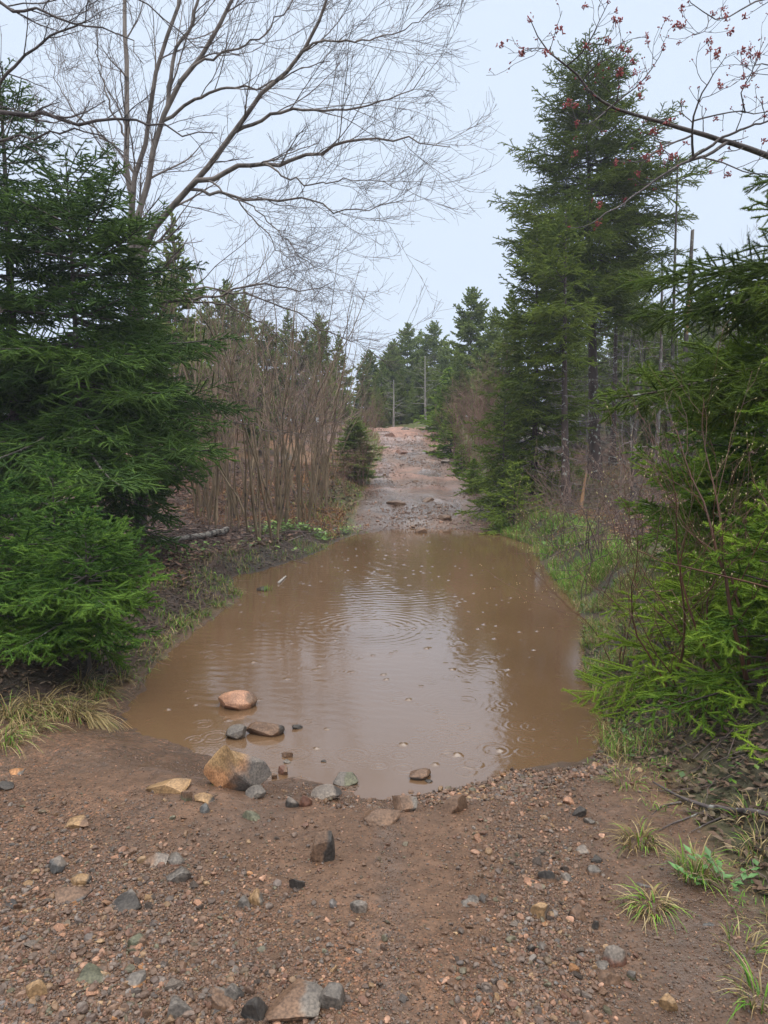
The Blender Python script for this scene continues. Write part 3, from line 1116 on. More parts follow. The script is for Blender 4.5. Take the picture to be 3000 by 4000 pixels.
t = conifer('young_spruce', 23, 0.95, 0.05, 0.62, p_cone, gap=0.14, per=6, el0=0, el1=45, droop=0.15, lift=0.1, mats=('young', 'spruce_bark'), r0=0.02,
            loc=gp(2910, 5.5), base_tint=0.33, **NEAR)
tag(t, 'low spreading young spruce at the middle of the right bank', 'young spruce')
t = conifer('spruce_tree', 24, 3.5, 1.85, 1.45, p_column, gap=0.26, per=6, el0=-6, el1=45, droop=0.15, lift=0.12, mats=('spruce', 'spruce_bark'), r0=0.065,
            loc=gp(3420, 4.6), base_tint=0.15, az=lambda a: math.cos(a) < 0.35, gaps=0.22, **NEAR)
tag(t, 'dark spruce reaching in over the right edge above the young ones', 'spruce tree')
t = conifer('young_spruce', 25, 2.0, 0.1, 0.85, p_cone, gap=0.2, per=6, el0=-5, el1=48, droop=0.2, lift=0.15, mats=('young', 'spruce_bark'), r0=0.03,
            loc=gp(2760, 7.6), base_tint=0.22, sec_gap=0.10, ter_gap=0.09, ter_len=0.6, dens=330, nl=0.019, nw=0.004)
tag(t, 'shaded young spruce deepest in the right bank thicket', 'young spruce')

t = conifer('young_spruce', 26, 1.05, 0.04, 0.62, p_cone, gap=0.13, per=6, el0=-8, el1=48, droop=0.22, lift=0.12, mats=('young', 'spruce_bark'), r0=0.018,
            loc=gp(3060, 3.45), base_tint=0.36, **NEAR)
tag(t, 'knee-high bright young spruce lowest on the right edge', 'young spruce')

# --- left: dark firs
FIRD = dict(sec_gap=0.115, ter_gap=0.10, ter_len=0.60, dens=230, nl=0.021, nw=0.005, flat=0.5, core=.34)
t = conifer('fir_tree', 31, 6.2, 1.2, 1.8, p_fir, gap=0.33, per=6, el0=-14, el1=40, droop=0.25, lift=0.15, mats=('fir', 'fir_bark'), r0=0.115,
            loc=gp(85, 9.2), base_tint=0.26, lean=(-0.02, 0), dead=(0.3, 2.6, 30, 1.1), gaps=0.22, **FIRD)
tag(t, 'tall dark fir with a thick lichened trunk at the left edge', 'fir tree')
t = conifer('fir_tree', 32, HT(330, 8.7, 600), 0.8, 2.25, p_fir, gap=0.29, per=6, el0=-14, el1=35, droop=0.22, lift=0.12, mats=('fir', 'fir_bark'), r0=0.07,
            loc=gp(315, 8.7), base_tint=0.28, gaps=0.14, tip_bright=0.55, **FIRD)
tag(t, 'dark fir with slim trunk and layered sprays left of the pond', 'fir tree')
t = conifer('fir_tree', 33, HT(560, 10.8, 980), 0.7, 1.35, p_fir, gap=0.32, per=6, el0=-14, el1=35, droop=0.25, lift=0.1, mats=('fir', 'fir_bark'), r0=0.06,
            loc=gp(540, 10.8), base_tint=0.24, sec_gap=0.11, ter_gap=0.10, ter_len=0.6, dens=190, nl=0.023, nw=0.0065, flat=0.5)
tag(t, 'dark fir behind the slim trunked fir beside the bare stems', 'fir tree')
t = conifer('fir_tree', 34, 4.6, 0.4, 1.5, p_fir, gap=0.32, per=6, el0=-14, el1=35, droop=0.22, lift=0.1, mats=('fir', 'fir_bark'), r0=0.07,
            loc=gp(-60, 12.5), base_tint=0.22, sec_gap=0.13, ter_gap=0.12, ter_len=0.6, dens=130, nl=0.026, nw=0.008, flat=0.5)
tag(t, 'dark fir deep in the shade at the far left', 'fir tree')
NEARF = dict(sec_gap=0.075, ter_gap=0.068, ter_len=0.62, dens=720, nl=0.0165, nw=0.0024, tip_bright=0.5, flat=0.25, sec_len=0.45, core=.28, patch=.16)
t = conifer('young_fir', 41, 1.15, 0.34, 0.60, p_column, gap=0.115, per=6, el0=-8, el1=45, droop=0.25, lift=0.15, mats=('bushfir', 'fir_bark'), r0=0.022,
            loc=gp(320, 4.75), base_tint=0.30, **NEARF)
tag(t, 'bushy bright tipped young fir overhanging the left bank', 'young fir')
t = conifer('young_fir', 42, 1.35, 0.3, 0.78, p_cone, gap=0.15, per=6, el0=-6, el1=45, droop=0.2, lift=0.15, mats=('bushfir', 'fir_bark'), r0=0.022,
            loc=gp(-60, 4.9), base_tint=0.32, **NEARF)
tag(t, 'young fir cut by the left edge above the straw grass', 'young fir')
t = conifer('young_fir', 43, 1.40, 0.25, 0.72, p_cone, gap=0.15, per=6, el0=-6, el1=45, droop=0.2, lift=0.15, mats=('bushfir', 'fir_bark'), r0=0.022,
            loc=gp(205, 6.2), base_tint=0.28, **NEARF)
tag(t, 'young fir with pale sprays behind the bushy one on the left', 'young fir')

# --- distant conifers: four kinds of mesh, copied
FARD = dict(sec_gap=0.17, ter_gap=0.17, ter_len=0.6, dens=34, nl=0.075, nw=0.026, sub_wood=False, mats=('far', 'spruce_bark'))
protos = []
for sd_, Rr_, pr in ((51, 1.75, p_dome), (52, 1.75, p_spire), (53, 1.7, p_column), (54, 1.5, p_dome), (55, 1.9, p_cone)):
    protos.append(conifer('distant_spruce', sd_, 7.0, 0.7, Rr_, pr, gap=0.30, per=6, el0=-10, el1=50, droop=0.2, lift=0.2, r0=0.085, base_tint=0.52,
                          patch=0.16, tip_bright=0.3, gaps=0.1, **FARD))
pused = [False] * len(protos)


def far_tree(k, px, Y, top_py=None, H=None, wide=1.0, label=None, group=None):
    k = k % len(protos)
    g = gp(px, Y)
    if top_py is not None:
        H = at(px, top_py, Y)[2] - g[2]
    if pused[k]:
        o = copy_tree(protos[k])
    else:
        o = protos[k]
        pused[k] = True
    s = H / 7.0
    o.location = g
    o.scale = (s * wide * 1.12, s * wide * 1.12, s)
    o.rotation_euler = (0, 0, (k * 1.7 + px * 0.37 + Y) % 6.28)
    tag(o, label, 'spruce tree', group)
    return o


rank = []
for k, (px, Y, top, w) in enumerate([(1446, 41, 1372, .95), (1490, 38, 1400, .8), (1530, 42, 1338, .95), (1590, 44, 1268, .9), (1638, 47, 1290, .8), (1692, 45, 1262, .85),
                                     (1565, 37, 1440, .8), (1650, 38, 1395, .85), (1742, 41, 1345, .9), (1610, 36.5, 1500, .8), (1700, 36.5, 1450, .85), (1480, 36, 1520, .8),
                                     (1775, 37, 1400, .9), (1545, 50, 1330, .8)]):
    rank.append((px, far_tree(k, px, Y, top, wide=w, group='spruces closing off the end of the track')))
rank.sort(key=lambda a: a[0])
for i, (px, o) in enumerate(rank):
    o['label'] = 'distant spruce closing off the end of the track, ' + ORD[i]
for (k, px, Y, top, w, lab) in ((0, 1835, 33, 1128, .80, 'tall pointed spruce standing above the bushes right of the track crest'),
                                (2, 1925, 29, 1205, .75, 'spruce with ragged brown top behind the rusty shrubs on the right'),
                                (1, 1790, 30, 1380, .95, 'broad spruce at the right shoulder of the track crest'),
                                (4, 1985, 25, 1120, .72, 'slender spruce close behind the dense spruce on the right')):
    far_tree(k, px, Y, top, wide=w, label=lab)
# low young spruces along the right edge of the climbing track
lowp = conifer('young_spruce', 58, 2.0, 0.05, 0.75, p_cone, gap=0.17, per=7, el0=-8, el1=50, droop=0.2, lift=0.2, sec_gap=.13, ter_gap=.13, ter_len=.6, dens=60, nl=.045,
               nw=.016, sub_wood=False, mats=('young', 'spruce_bark'), r0=.03, base_tint=.45)
for i, (px, Y, H) in enumerate([(1722, 29, 1.5), (1760, 25.5, 1.7), (1800, 21.5, 1.0), (1852, 18.5, 0.9), (1748, 31, 2.6)]):
    o = lowp if i == 0 else copy_tree(lowp)
    o.location = gp(px, Y)
    o.scale = (H / 2 * 1.2, H / 2 * 1.2, H / 2)
    o.rotation_euler = (0, 0, i * 2.4)
    tag(o, label='low young spruce on the right edge of the climbing track, ' + ORD[[0, 2, 3, 4, 1][i]],
                 group='low spruces along the climbing track', cat='young spruce')
o = far_tree(3, 1388, 19.5, H=1.75, wide=1.75, label='dark young spruce at the left edge of the climbing track')
o['category'] = 'young spruce'
# left background
rank = []
for k, (px, Y, top, w) in enumerate([(696, 19, 842, .62), (820, 27, 1180, .8), (905, 30, 1105, .8), (960, 33, 1140, .8), (1050, 29, 1260, .85), (1130, 34, 1215, .8),
                                     (1195, 31, 1290, .85), (1255, 32, 1232, .8), (1325, 35, 1300, .7), (760, 24, 1290, .9), (1010, 24, 1420, 1.0)]):
    rank.append((px, far_tree(k + 1, px, Y, top, wide=w, group='spruces behind the thicket of bare stems')))
rank.sort(key=lambda a: a[0])
for i, (px, o) in enumerate(rank):
    o['label'] = 'distant spruce behind the thicket of bare stems, ' + ORD[i]
# right background
rank = []
for k, (px, Y, top, w) in enumerate([(2460, 24, 1050, .75), (2560, 27, 1190, .8), (2650, 22, 1330, .9), (2720, 29, 1130, .8), (2800, 25, 1240, .85), (2890, 30, 1090, .8),
                                     (2960, 24, 1290, .9), (3060, 27, 1200, .9), (2230, 24, 1330, .9), (2300, 28, 1250, .9), (2400, 30, 1280, .9), (2540, 19, 1600, 1.1), (2740, 17, 1560, 1.0),
                                     (2600, 21, 1270, .9), (2690, 20, 1310, 1.0), (2765, 23, 1220, .9), (2855, 21, 1290, 1.0), (2505, 22, 1240, .9)]):
    rank.append((px, far_tree(k + 2, px, Y, top, wide=w, group='spruces in the wood on the right')))
rank.sort(key=lambda a: a[0])
for i, (px, o) in enumerate(rank):
    o['label'] = 'distant spruce in the wood behind the right bank, ' + ORD[i]

# far-off wood around the whole place: one mass
rng = np.random.default_rng(77)
wood_geo, wood_t = [], []
for i in range(420):
    a = rng.uniform(-1.25, 1.25)
    d = rng.uniform(40, 85)
    x, y = d * math.sin(a), d * math.cos(a)
    if abs(x - np.interp(y, TY, T_XC)) < 3.0 and y < 60:
        continue
    H = rng.uniform(3.0, 4.8)
    n = 420
    f = rng.uniform(0, 1, n) ** 0.8
    az_ = rng.uniform(0, 2 * pi, n)
    L = H * 0.20 * (1 - f) ** 0.8 * rng.uniform(0.5, 1.1, n) + 0.06
    hv = np.stack([np.cos(az_), np.sin(az_), 0 * az_], 1)
    base = np.stack([0 * f, 0 * f, 0.06 * H + f * H * 0.94], 1)
    sdv = np.stack([-np.sin(az_), np.cos(az_), 0 * az_], 1)
    tip = base + hv * L[:, None] + np.array([0, 0, 1]) * (L * rng.uniform(-.35, .25, n))[:, None]
    mid = base * .45 + tip * .55
    w = (0.16 * L + 0.05)[:, None]
    V = np.stack([base, mid - sdv * w, tip, mid + sdv * w + np.array([0, 0, .06])], 1).reshape(-1, 3) + np.array([x, y, hz(x, y)])
    wood_geo.append(V)
    wood_t.append(np.repeat(np.clip(rng.normal(0.45, 0.15) + rng.normal(0, .12, n), 0, 1), 4))
V = np.concatenate(wood_geo)
far_wood = link('far_wood', mesh_data('far_wood', V, np.arange(len(V)).reshape(-1, 4), M['far'], False, {'tint': np.concatenate(wood_t)}))
tag(far_wood, 'far-off spruce wood behind the nearer trees', 'wood', kind='stuff')


# ================================================================== BARE TREES
def traced(pts, Y0, Y1, k, r0, r1, rng, jit=0.0, start=None, p=0.9):
    Ys = np.linspace(Y0, Y1, len(pts))
    W = [at(a, b, y) for (a, b), y in zip(pts, Ys)]
    if start is not None:
        W = [np.asarray(start, float)] + W
    return limb(W, k, r0, r1, rng, jit, p)


def tree_from(name, base, limbs, mats, rng, lv, limb_names, twig_parts=('branches', 'twigs', 'twigs'), sides=(8, 5, 3, 3), sub=None):
    root = empty(name, base)
    b = np.asarray(base)
    for (P, r), nm in zip(limbs, limb_names):
        V, F = tubes(P[None] - b, r[None], sides[0])
        link(nm, mesh_data(nm, V, F, M[mats[0]], True), root)
    P = np.stack([resample(l[0], 16) for l in limbs])
    Rr = np.stack([np.interp(np.linspace(0, 1, 16), np.linspace(0, 1, len(l[1])), l[1]) for l in limbs])
    gs = {}
    ends = None
    for i, l_ in enumerate(lv):
        l_ = dict(l_)
        if callable(l_.get('per')):
            l_['per'] = l_['per'](P)
        P, Rr = sprout(P, Rr, rng, **l_)
        g = gs.setdefault(twig_parts[i], Geo())
        g.add(*tubes(P - b, Rr, sides[i + 1]))
        ends = P
    for nm, g in gs.items():
        link(nm, g.mesh(nm, M[mats[1] if nm == 'twigs' else mats[0]], True), root)
    return root, ends


rng = np.random.default_rng(101)
bx, by, bz = gp(545, 11.2)
B0 = (bx, by, bz)
low = (555, 1500)
limbs, nms = [], []


def addl(nm, pts, Y0, Y1, r0, r1, base=False, k=20, jit=0.02):
    Q, r = traced(pts, Y0, Y1, k, r0, r1, rng, jit, B0 if base else None)
    if not base and limbs:                       # a limb starts on the limb or trunk that carries it
        allp = np.concatenate([resample(l[0], 120) for l in limbs])
        w_ = np.linalg.norm((allp - Q[0]) * np.array([1, .35, 1]), axis=1)
        d_ = allp[np.argmin(w_)] - Q[0]
        fade = (1 - np.linspace(0, 1, len(Q))) ** 2
        Q = Q + d_[None] * fade[:, None]
    limbs.append((Q, r))
    nms.append(nm)


addl('trunk', [(530, 1500), (515, 1100), (511, 904), (502, 633), (493, 434), (495, 226), (475, 81), (520, -60), (545, -400)], 11.3, 11.9, .075, .022, True)
addl('trunk', [(545, 1500), (528, 1100), (520, 768), (542, 633), (588, 452), (624, 271), (651, 154), (701, 45), (720, -60), (735, -420)], 11.2, 11.0, .070, .018, True)
addl('trunk', [(560, 1500), (548, 1100), (551, 814), (588, 633), (624, 497), (669, 362), (723, 280), (796, 199), (868, 81), (920, -40), (1010, -330)], 11.1, 10.6, .085, .018, True)
addl('limb', [(651, 415), (669, 298), (696, 181), (759, 72), (787, -18), (830, -300)], 10.9, 10.6, .032, .012)
addl('trunk', [(555, 1500), (548, 1150), (570, 940), (633, 854), (723, 759), (805, 664), (877, 574), (931, 497), (994, 416), (1085, 325), (1184, 199), (1248, 99), (1290, -40), (1330, -200)], 11.0, 9.6, .088, .014, True, 24)
addl('limb', [(750, 750), (841, 705), (931, 664), (1030, 646), (1157, 624), (1265, 592), (1356, 565), (1500, 548), (1580, 540), (1640, 560), (1760, 575)], 10.5, 9.0, .040, .005)
addl('limb', [(750, 765), (868, 777), (1003, 786), (1121, 786), (1202, 782), (1302, 818), (1410, 823), (1483, 805), (1580, 780)], 10.5, 9.3, .024, .004)
addl('limb', [(931, 533), (1040, 479), (1139, 443), (1247, 425), (1356, 425), (1500, 398), (1600, 350), (1670, 260)], 10.1, 9.0, .026, .004)
addl('limb', [(651, 479), (741, 416), (823, 366), (913, 348), (1021, 330), (1150, 280), (1290, 240)], 10.9, 10.2, .026, .005)
addl('limb', [(1184, 199), (1247, 163), (1356, 154), (1500, 140), (1600, 105), (1690, 30)], 9.9, 9.1, .016, .004)
addl('limb', [(723, 280), (805, 226), (886, 199), (990, 160), (1100, 60), (1180, -60)], 10.9, 10.3, .020, .005)
addl('limb', [(545, 1240), (633, 1185), (787, 1167), (904, 1140), (1030, 1113), (1150, 1130), (1300, 1100)], 11.1, 9.8, .028, .005)
addl('limb', [(640, 1190), (787, 1185), (904, 1212), (1040, 1271), (1112, 1343), (1180, 1400), (1220, 1480)], 10.9, 9.9, .018, .004)
addl('limb', [(600, 1130), (805, 1135), (950, 1145), (1085, 1180), (1265, 1280), (1338, 1316), (1483, 1334)], 11.0, 9.8, .019, .004)
addl('limb', [(545, 1420), (680, 1500), (760, 1560), (850, 1606), (904, 1642), (1021, 1660), (1112, 1705), (1166, 1696)], 11.0, 10.0, .018, .004)
addl('limb', [(800, 690), (900, 760), (1000, 860), (1080, 960), (1120, 1040), (1180, 1110)], 10.3, 9.6, .014, .003)
addl('limb', [(860, 800), (980, 840), (1090, 920), (1180, 1010), (1260, 1060)], 10.4, 9.6, .012, .003)
addl('limb', [(570, 700), (450, 560), (330, 470), (230, 330), (180, 200)], 11.2, 11.0, .02, .004)
addl('limb', [(500, 560), (420, 380), (380, 200), (400, 40)], 11.6, 11.7, .018, .004)
addl('limb', [(1030, 646), (1130, 700), (1240, 720), (1380, 700), (1500, 720), (1600, 740)], 10.0, 9.2, .014, .003)
lv = [dict(per=12, t0=0.22, ang=35, angsd=10, length=1.25, lenby='abs', lsd=0.4, taper_len=0.55, rratio=0.42, rmin=.0034, k=9, up=0.03, wig=0.10, flat=0.35, bias=(0.45, -0.1, 0.1), tip=.35),
      dict(per=7, t0=0.15, ang=34, angsd=10, length=0.58, lenby='abs', lsd=0.4, taper_len=0.5, rratio=0.55, rmin=.0026, k=7, up=0.04, wig=0.10, flat=0.3, tip=.55),
      dict(per=3, t0=0.2, ang=36, angsd=10, length=0.22, lenby='abs', lsd=0.45, taper_len=0.4, rratio=0.65, rmin=.0021, k=5, up=0.06, wig=0.10, tip=.65)]
t, _ = tree_from('bare_tree', B0, limbs, ('birch_bark', 'twig'), rng, lv, nms)
tag(t, 'big leafless many-stemmed tree arching from the left over the pond', 'bare tree')

# second leafless tree, nearer, its trunk off the left edge
rng = np.random.default_rng(131)
limbs, nms = [], []
B0 = (-4.5, 6.6, hz(-4.5, 6.6) - .05)
addl('trunk', [(-420, 1500), (-400, 900), (-380, 500), (-300, 100), (-260, -400)], 6.6, 6.3, .085, .03, True)
addl('limb', [(-390, 560), (-120, 446), (0, 443), (90, 452), (226, 470), (361, 475), (542, 470), (633, 493), (723, 525), (850, 520)], 6.5, 6.2, .03, .004)
addl('limb', [(-380, 300), (-100, -20), (0, 18), (118, 59), (271, 72), (361, 100), (434, 118), (515, 163), (560, 250)], 6.5, 6.1, .022, .003)
addl('limb', [(-390, 480), (-80, 380), (0, 307), (90, 217), (226, 127), (316, 81), (344, 0), (380, -90)], 6.5, 6.3, .022, .004)
addl('limb', [(-390, 600), (0, 560), (130, 520), (260, 500), (380, 540), (470, 600), (560, 640)], 6.5, 6.2, .018, .003)
addl('limb', [(-350, 200), (0, -90), (250, -160), (480, -30), (590, 40), (700, 110), (800, 190), (880, 130)], 6.4, 6.1, .016, .003)
lv2 = [dict(per=13, t0=0.30, ang=42, angsd=12, length=0.62, lenby='abs', lsd=0.4, taper_len=0.5, rratio=0.5, rmin=.0024, k=7, up=0.03, wig=0.16, flat=0.1, tip=.4),
       dict(per=6, t0=0.2, ang=42, angsd=12, length=0.26, lenby='abs', lsd=0.4, taper_len=0.5, rratio=0.55, rmin=.0017, k=5, up=0.05, wig=0.16, tip=.5),
       dict(per=3, t0=0.3, ang=40, angsd=12, length=0.09, lenby='abs', lsd=0.4, taper_len=0.4, rratio=0.7, rmin=.0014, k=3, up=0.05, wig=0.12, tip=.7)]
t, _ = tree_from('bare_tree', B0, limbs, ('maple_bark', 'twig'), rng, lv2, nms)
tag(t, 'dark leafless tree reaching level branches in from the left edge', 'bare tree')

# red maple, trunk off the right edge
rng = np.random.default_rng(151)
limbs, nms = [], []


def q(pts):
    return [(1500 + a * 0.904, b * 0.904) for a, b in pts]


B0 = (4.35, 5.6, hz(4.35, 5.6) - .05)
addl('trunk', [(3700, 1500), (3690, 1000), (3640, 500), (3560, 100), (3560, -300)], 5.6, 5.4, .09, .035, True)
addl('limb', [(3670, 860)] + q([(1850, 745), (1659, 670), (1560, 635), (1450, 600), (1340, 570), (1220, 530), (1110, 500), (1020, 480), (950, 450), (900, 400), (850, 345), (800, 290), (730, 235), (690, 200), (660, 130), (630, 80)]), 5.5, 4.6, .036, .0025, k=30, jit=.004)
addl('limb', q([(1560, 640), (1450, 690), (1330, 720), (1240, 760), (1150, 810), (1060, 870), (960, 930), (890, 970), (800, 985)]), 5.0, 4.6, .013, .002, jit=.004)
addl('limb', q([(690, 200), (655, 205), (620, 212)]), 4.6, 4.6, .0035, .002, k=6, jit=0)
addl('limb', q([(800, 290), (870, 220), (905, 150), (940, 70), (970, 10)]), 4.66, 4.5, .0045, .002, k=8, jit=.002)
addl('limb', q([(870, 350), (930, 270), (990, 240), (1030, 185)]), 4.68, 4.6, .004, .002, k=8, jit=.002)
addl('limb', q([(1010, 480), (940, 515), (880, 540), (830, 530)]), 4.76, 4.6, .0045, .002, k=8, jit=.002)
addl('limb', q([(1060, 490), (1090, 430), (1130, 380), (1180, 270), (1210, 200)]), 4.78, 4.6, .0045, .002, k=8, jit=.003)
addl('limb', q([(1040, 480), (1020, 400), (1015, 320)]), 4.78, 4.7, .004, .002, k=6, jit=.003)
addl('limb', q([(1340, 570), (1450, 545), (1560, 525), (1659, 518), (1760, 490)]), 4.9, 5.1, .012, .004, jit=.004)
addl('limb', q([(1335, 565), (1335, 450), (1400, 340), (1480, 240)]), 4.88, 4.7, .009, .002, k=10, jit=.004)
addl('limb', q([(1340, 520), (1500, 480), (1659, 485), (1800, 440)]), 4.9, 5.0, .006, .002, k=10, jit=.004)
addl('limb', q([(1340, 572), (1260, 610), (1180, 650), (1110, 695), (1000, 700)]), 4.9, 4.7, .007, .002, k=10, jit=.003)
addl('limb', q([(1440, 680), (1520, 710), (1600, 745), (1659, 755), (1760, 760)]), 4.95, 4.9, .006, .002, k=10, jit=.004)
addl('limb', q([(1900, -160), (1700, -60), (1530, 0), (1480, 40), (1415, 85), (1370, 50), (1320, 0), (1300, -30)]), 5.2, 4.7, .010, .002, k=14, jit=.003)
addl('limb', q([(1415, 85), (1400, 130), (1340, 152)]), 4.8, 4.75, .003, .002, k=6, jit=.002)
addl('limb', q([(1800, 330), (1720, 270), (1640, 250), (1600, 310), (1560, 370)]), 5.0, 4.8, .006, .002, k=8, jit=.004)
addl('limb', q([(1240, 540), (1180, 600), (1210, 640), (1270, 720)]), 4.85, 4.8, .004, .002, k=8, jit=.004)
addl('limb', q([(1560, 470), (1540, 400), (1580, 330), (1640, 180)]), 4.95, 4.8, .005, .002, k=8, jit=.004)
lv3 = [dict(per=6, t0=0.25, ang=50, angsd=14, length=0.26, lenby='abs', lsd=0.45, taper_len=0.6, rratio=0.6, rmax=.004, rmin=.0018, k=7, up=0.10, wig=0.2, flat=0.1, tip=.6),
       dict(per=2, t0=0.3, ang=45, angsd=14, length=0.085, lenby='abs', lsd=0.4, taper_len=0.4, rratio=0.8, rmin=.0016, k=4, up=0.15, wig=0.15, tip=.8)]
maple, ends = tree_from('red_maple', B0, limbs, ('maple_bark', 'maple_bark'), rng, lv3, nms, twig_parts=('branches', 'twigs'))
tag(maple, 'red maple with budding flower clusters on branches from the right edge', 'maple tree')
fl = []
for s_ in range(5):
    g = Geo()
    nb_ = int(rng.integers(12, 20))
    for j in range(nb_):
        c = rng.normal(0, 0.010, 3) + np.array([0, 0, -0.006])
        V, F = ICO[1]
        d = norm(rng.normal(size=3) + np.array([0, 0, -.3]))
        V = V * 0.0034
        V = V + (V @ d)[:, None] * d[None] * 1.9 + c
        cc = np.array([(0.42, 0.095, 0.10), (0.50, 0.16, 0.12), (0.30, 0.06, 0.075)][j % 3]) * rng.uniform(.8, 1.2)
        g.add(V, F, col=np.tile(np.append(cc, 1), (len(V), 1)))
    fl.append(g.mesh('flower_cluster', M['flower'], True))
tips = np.concatenate([ends[:, -1], np.stack([l[0][-1] for l in limbs[1:]])])
vis = []
for p_ in tips:
    pxx = 1500 + p_[0] / p_[1] * FPX
    vis.append(pxx < 3080)
tips = tips[np.array(vis)]
rng.shuffle(tips)
for i, p_ in enumerate(tips[:98]):
    o = link('flower_cluster', fl[i % 5], maple, Vector(p_) - Vector(B0))
    o.rotation_euler = tuple(rng.uniform(-.5, .5, 2)) + (rng.uniform(0, 6),)
    sc_ = rng.uniform(0.7, 1.3)
    o.scale = (sc_, sc_, sc_)
g = Geo()
for i, p_ in enumerate(tips[98:260]):
    V, F = ICO[1]
    for j in range(3):
        g.add(V * rng.uniform(.003, .006) + (p_ - np.array(B0)) + rng.normal(0, .006, 3), F, col=np.tile([0.30, 0.06, 0.065, 1], (len(V), 1)))
if g.n:
    o = link('flower_buds', g.mesh('flower_buds', M['flower'], True), maple)
    o['kind'] = 'stuff'


# ------------------------------------------------------------------ alders and other shrubs
def shrub(name, seed, H, stems, spread, lean, r0, mats, per1=11, l1=0.75, per2=4, l2=0.3, ang1=32, up1=0.09, buds=None, wig=0.06, min_r=.0022, t0=0.28, loc=(0, 0, 0)):
    rng = np.random.default_rng(seed)
    root = empty(name, loc)
    Ps, Rs = [], []
    k = 12
    for i in range(stems):
        a = rng.uniform(0, 2 * pi) if stems > 3 else i * 2.3 + rng.uniform(0, 1)
        L = H * rng.uniform(0.62, 1.08)
        b = np.array([math.cos(a), math.sin(a), 0]) * rng.uniform(0.02, spread)
        d = norm(np.array([math.cos(a) * lean * rng.uniform(0.3, 1.6), math.sin(a) * lean * rng.uniform(0.3, 1.6), 1.0]))
        P = [b]
        bow = np.array([math.cos(a), math.sin(a), 0]) * rng.normal(0.0, 0.018)
        for j in range(1, k):
            d = norm(d + bow + rng.normal(size=3) * wig + np.array([0, 0, 0.03]))
            P.append(P[-1] + d * L / (k - 1))
        P = np.array(P)
        r = r0 * rng.uniform(0.55, 1.15) * (1 - 0.85 * np.linspace(0, 1, k) ** 0.8)
        V, F = tubes(P[None], r[None], 6)
        link('stem', mesh_data('stem', V, F, M[mats[0]], True), root)
        Ps.append(P)
        Rs.append(r)
    P, Rr = np.stack(Ps), np.stack(Rs)
    g = Geo()
    P1, R1 = sprout(P, Rr, rng, per1, t0, 0.98, ang1, 10, l1, 0.4, 0.45, 0.5, 1, min_r, 7, up1, 0.10, lenby='abs')
    g.add(*tubes(P1, R1, 4))
    P2, R2 = sprout(P1, R1, rng, per2, 0.2, 1, 34, 10, l2, 0.4, 0.4, 0.6, 1, min_r * .75, 4, 0.08, 0.12, lenby='abs')
    g.add(*tubes(P2, R2, 3))
    link('twigs', g.mesh('twigs', M[mats[1]], True), root)
    if buds:
        gb = Geo()
        V0, F0 = ICO[1]
        A, _, _, _ = interp_line(P2, np.repeat(np.arange(len(P2)), 2), rng.uniform(0.3, 0.999, 2 * len(P2)))
        for p_ in A[:buds]:
            gb.add(V0 * np.array([.0028, .0028, .005]) + p_, F0, col=np.tile([0.50, 0.45, 0.22, 1], (len(V0), 1)))
        link('buds', gb.mesh('buds', M['leaf'], True), root)
    return root


ald = [shrub('alder', 200 + i, 5.5, int([5, 4, 6, 5, 3, 5][i]), 0.30, 0.11, 0.028, ('alder_bark', 'alder_twig'), per1=7, l1=0.8, per2=3, l2=0.32, ang1=48, up1=.05, wig=.10, t0=.36) for i in range(6)]
aused = [False] * 6


def put(protos_, used_, k, loc, s, rot, label, cat, group):
    k = k % len(protos_)
    if used_[k]:
        o = copy_tree(protos_[k])
    else:
        o = protos_[k]
        used_[k] = True
    o.location = loc
    o.scale = (s, s, s) if np.isscalar(s) else s
    o.rotation_euler = (0, 0, rot)
    tag(o, label, cat, group)
    return o


front = [(1068, 2120, .92), (985, 2085, .86), (1105, 2060, .9), (1190, 2040, .95), (870, 2075, 1.0), (770, 2030, .95), (1240, 1985, 1.0), (935, 2030, 1.05)]
rank = []
for k, (px, py, s) in enumerate(front):
    g = ground_hit(px, py)
    rank.append((px, put(ald, aused, k, (g[0], g[1], g[2] - .05), s, k * 1.3, '', 'alder shrub', 'alders along the near edge of the thicket')))
rank.sort(key=lambda a: a[0])
for i, (px, o) in enumerate(rank):
    o['label'] = 'bare brown alder clump in the front row left of the track, ' + ORD[i]
rng = np.random.default_rng(5)
cand, n_al, tries = [], 0, 0
while n_al < 38 and tries < 4000:
    tries += 1
    Y = rng.uniform(12.5, 25) if n_al < 29 else rng.uniform(16, 25)
    px = rng.uniform(560, 1300) if n_al < 29 else rng.uniform(1180, 1450)
    x = (px - 1500) / FPX * Y
    if x > np.interp(Y, TY, T_XC) - 2.0 or any((x - a) ** 2 + (Y - b) ** 2 < 0.25 for a, b in cand):
        continue
    cand.append((x, Y))
    put(ald, aused, n_al, (x, Y, hz(x, Y) - .05), rng.uniform(.78, 1.15) * (1.0 if px < 1150 else 0.74), rng.uniform(0, 6.3), 'bare brown alder clump deep in the thicket left of the track', 'alder shrub',
        'alders deep in the thicket')
    n_al += 1

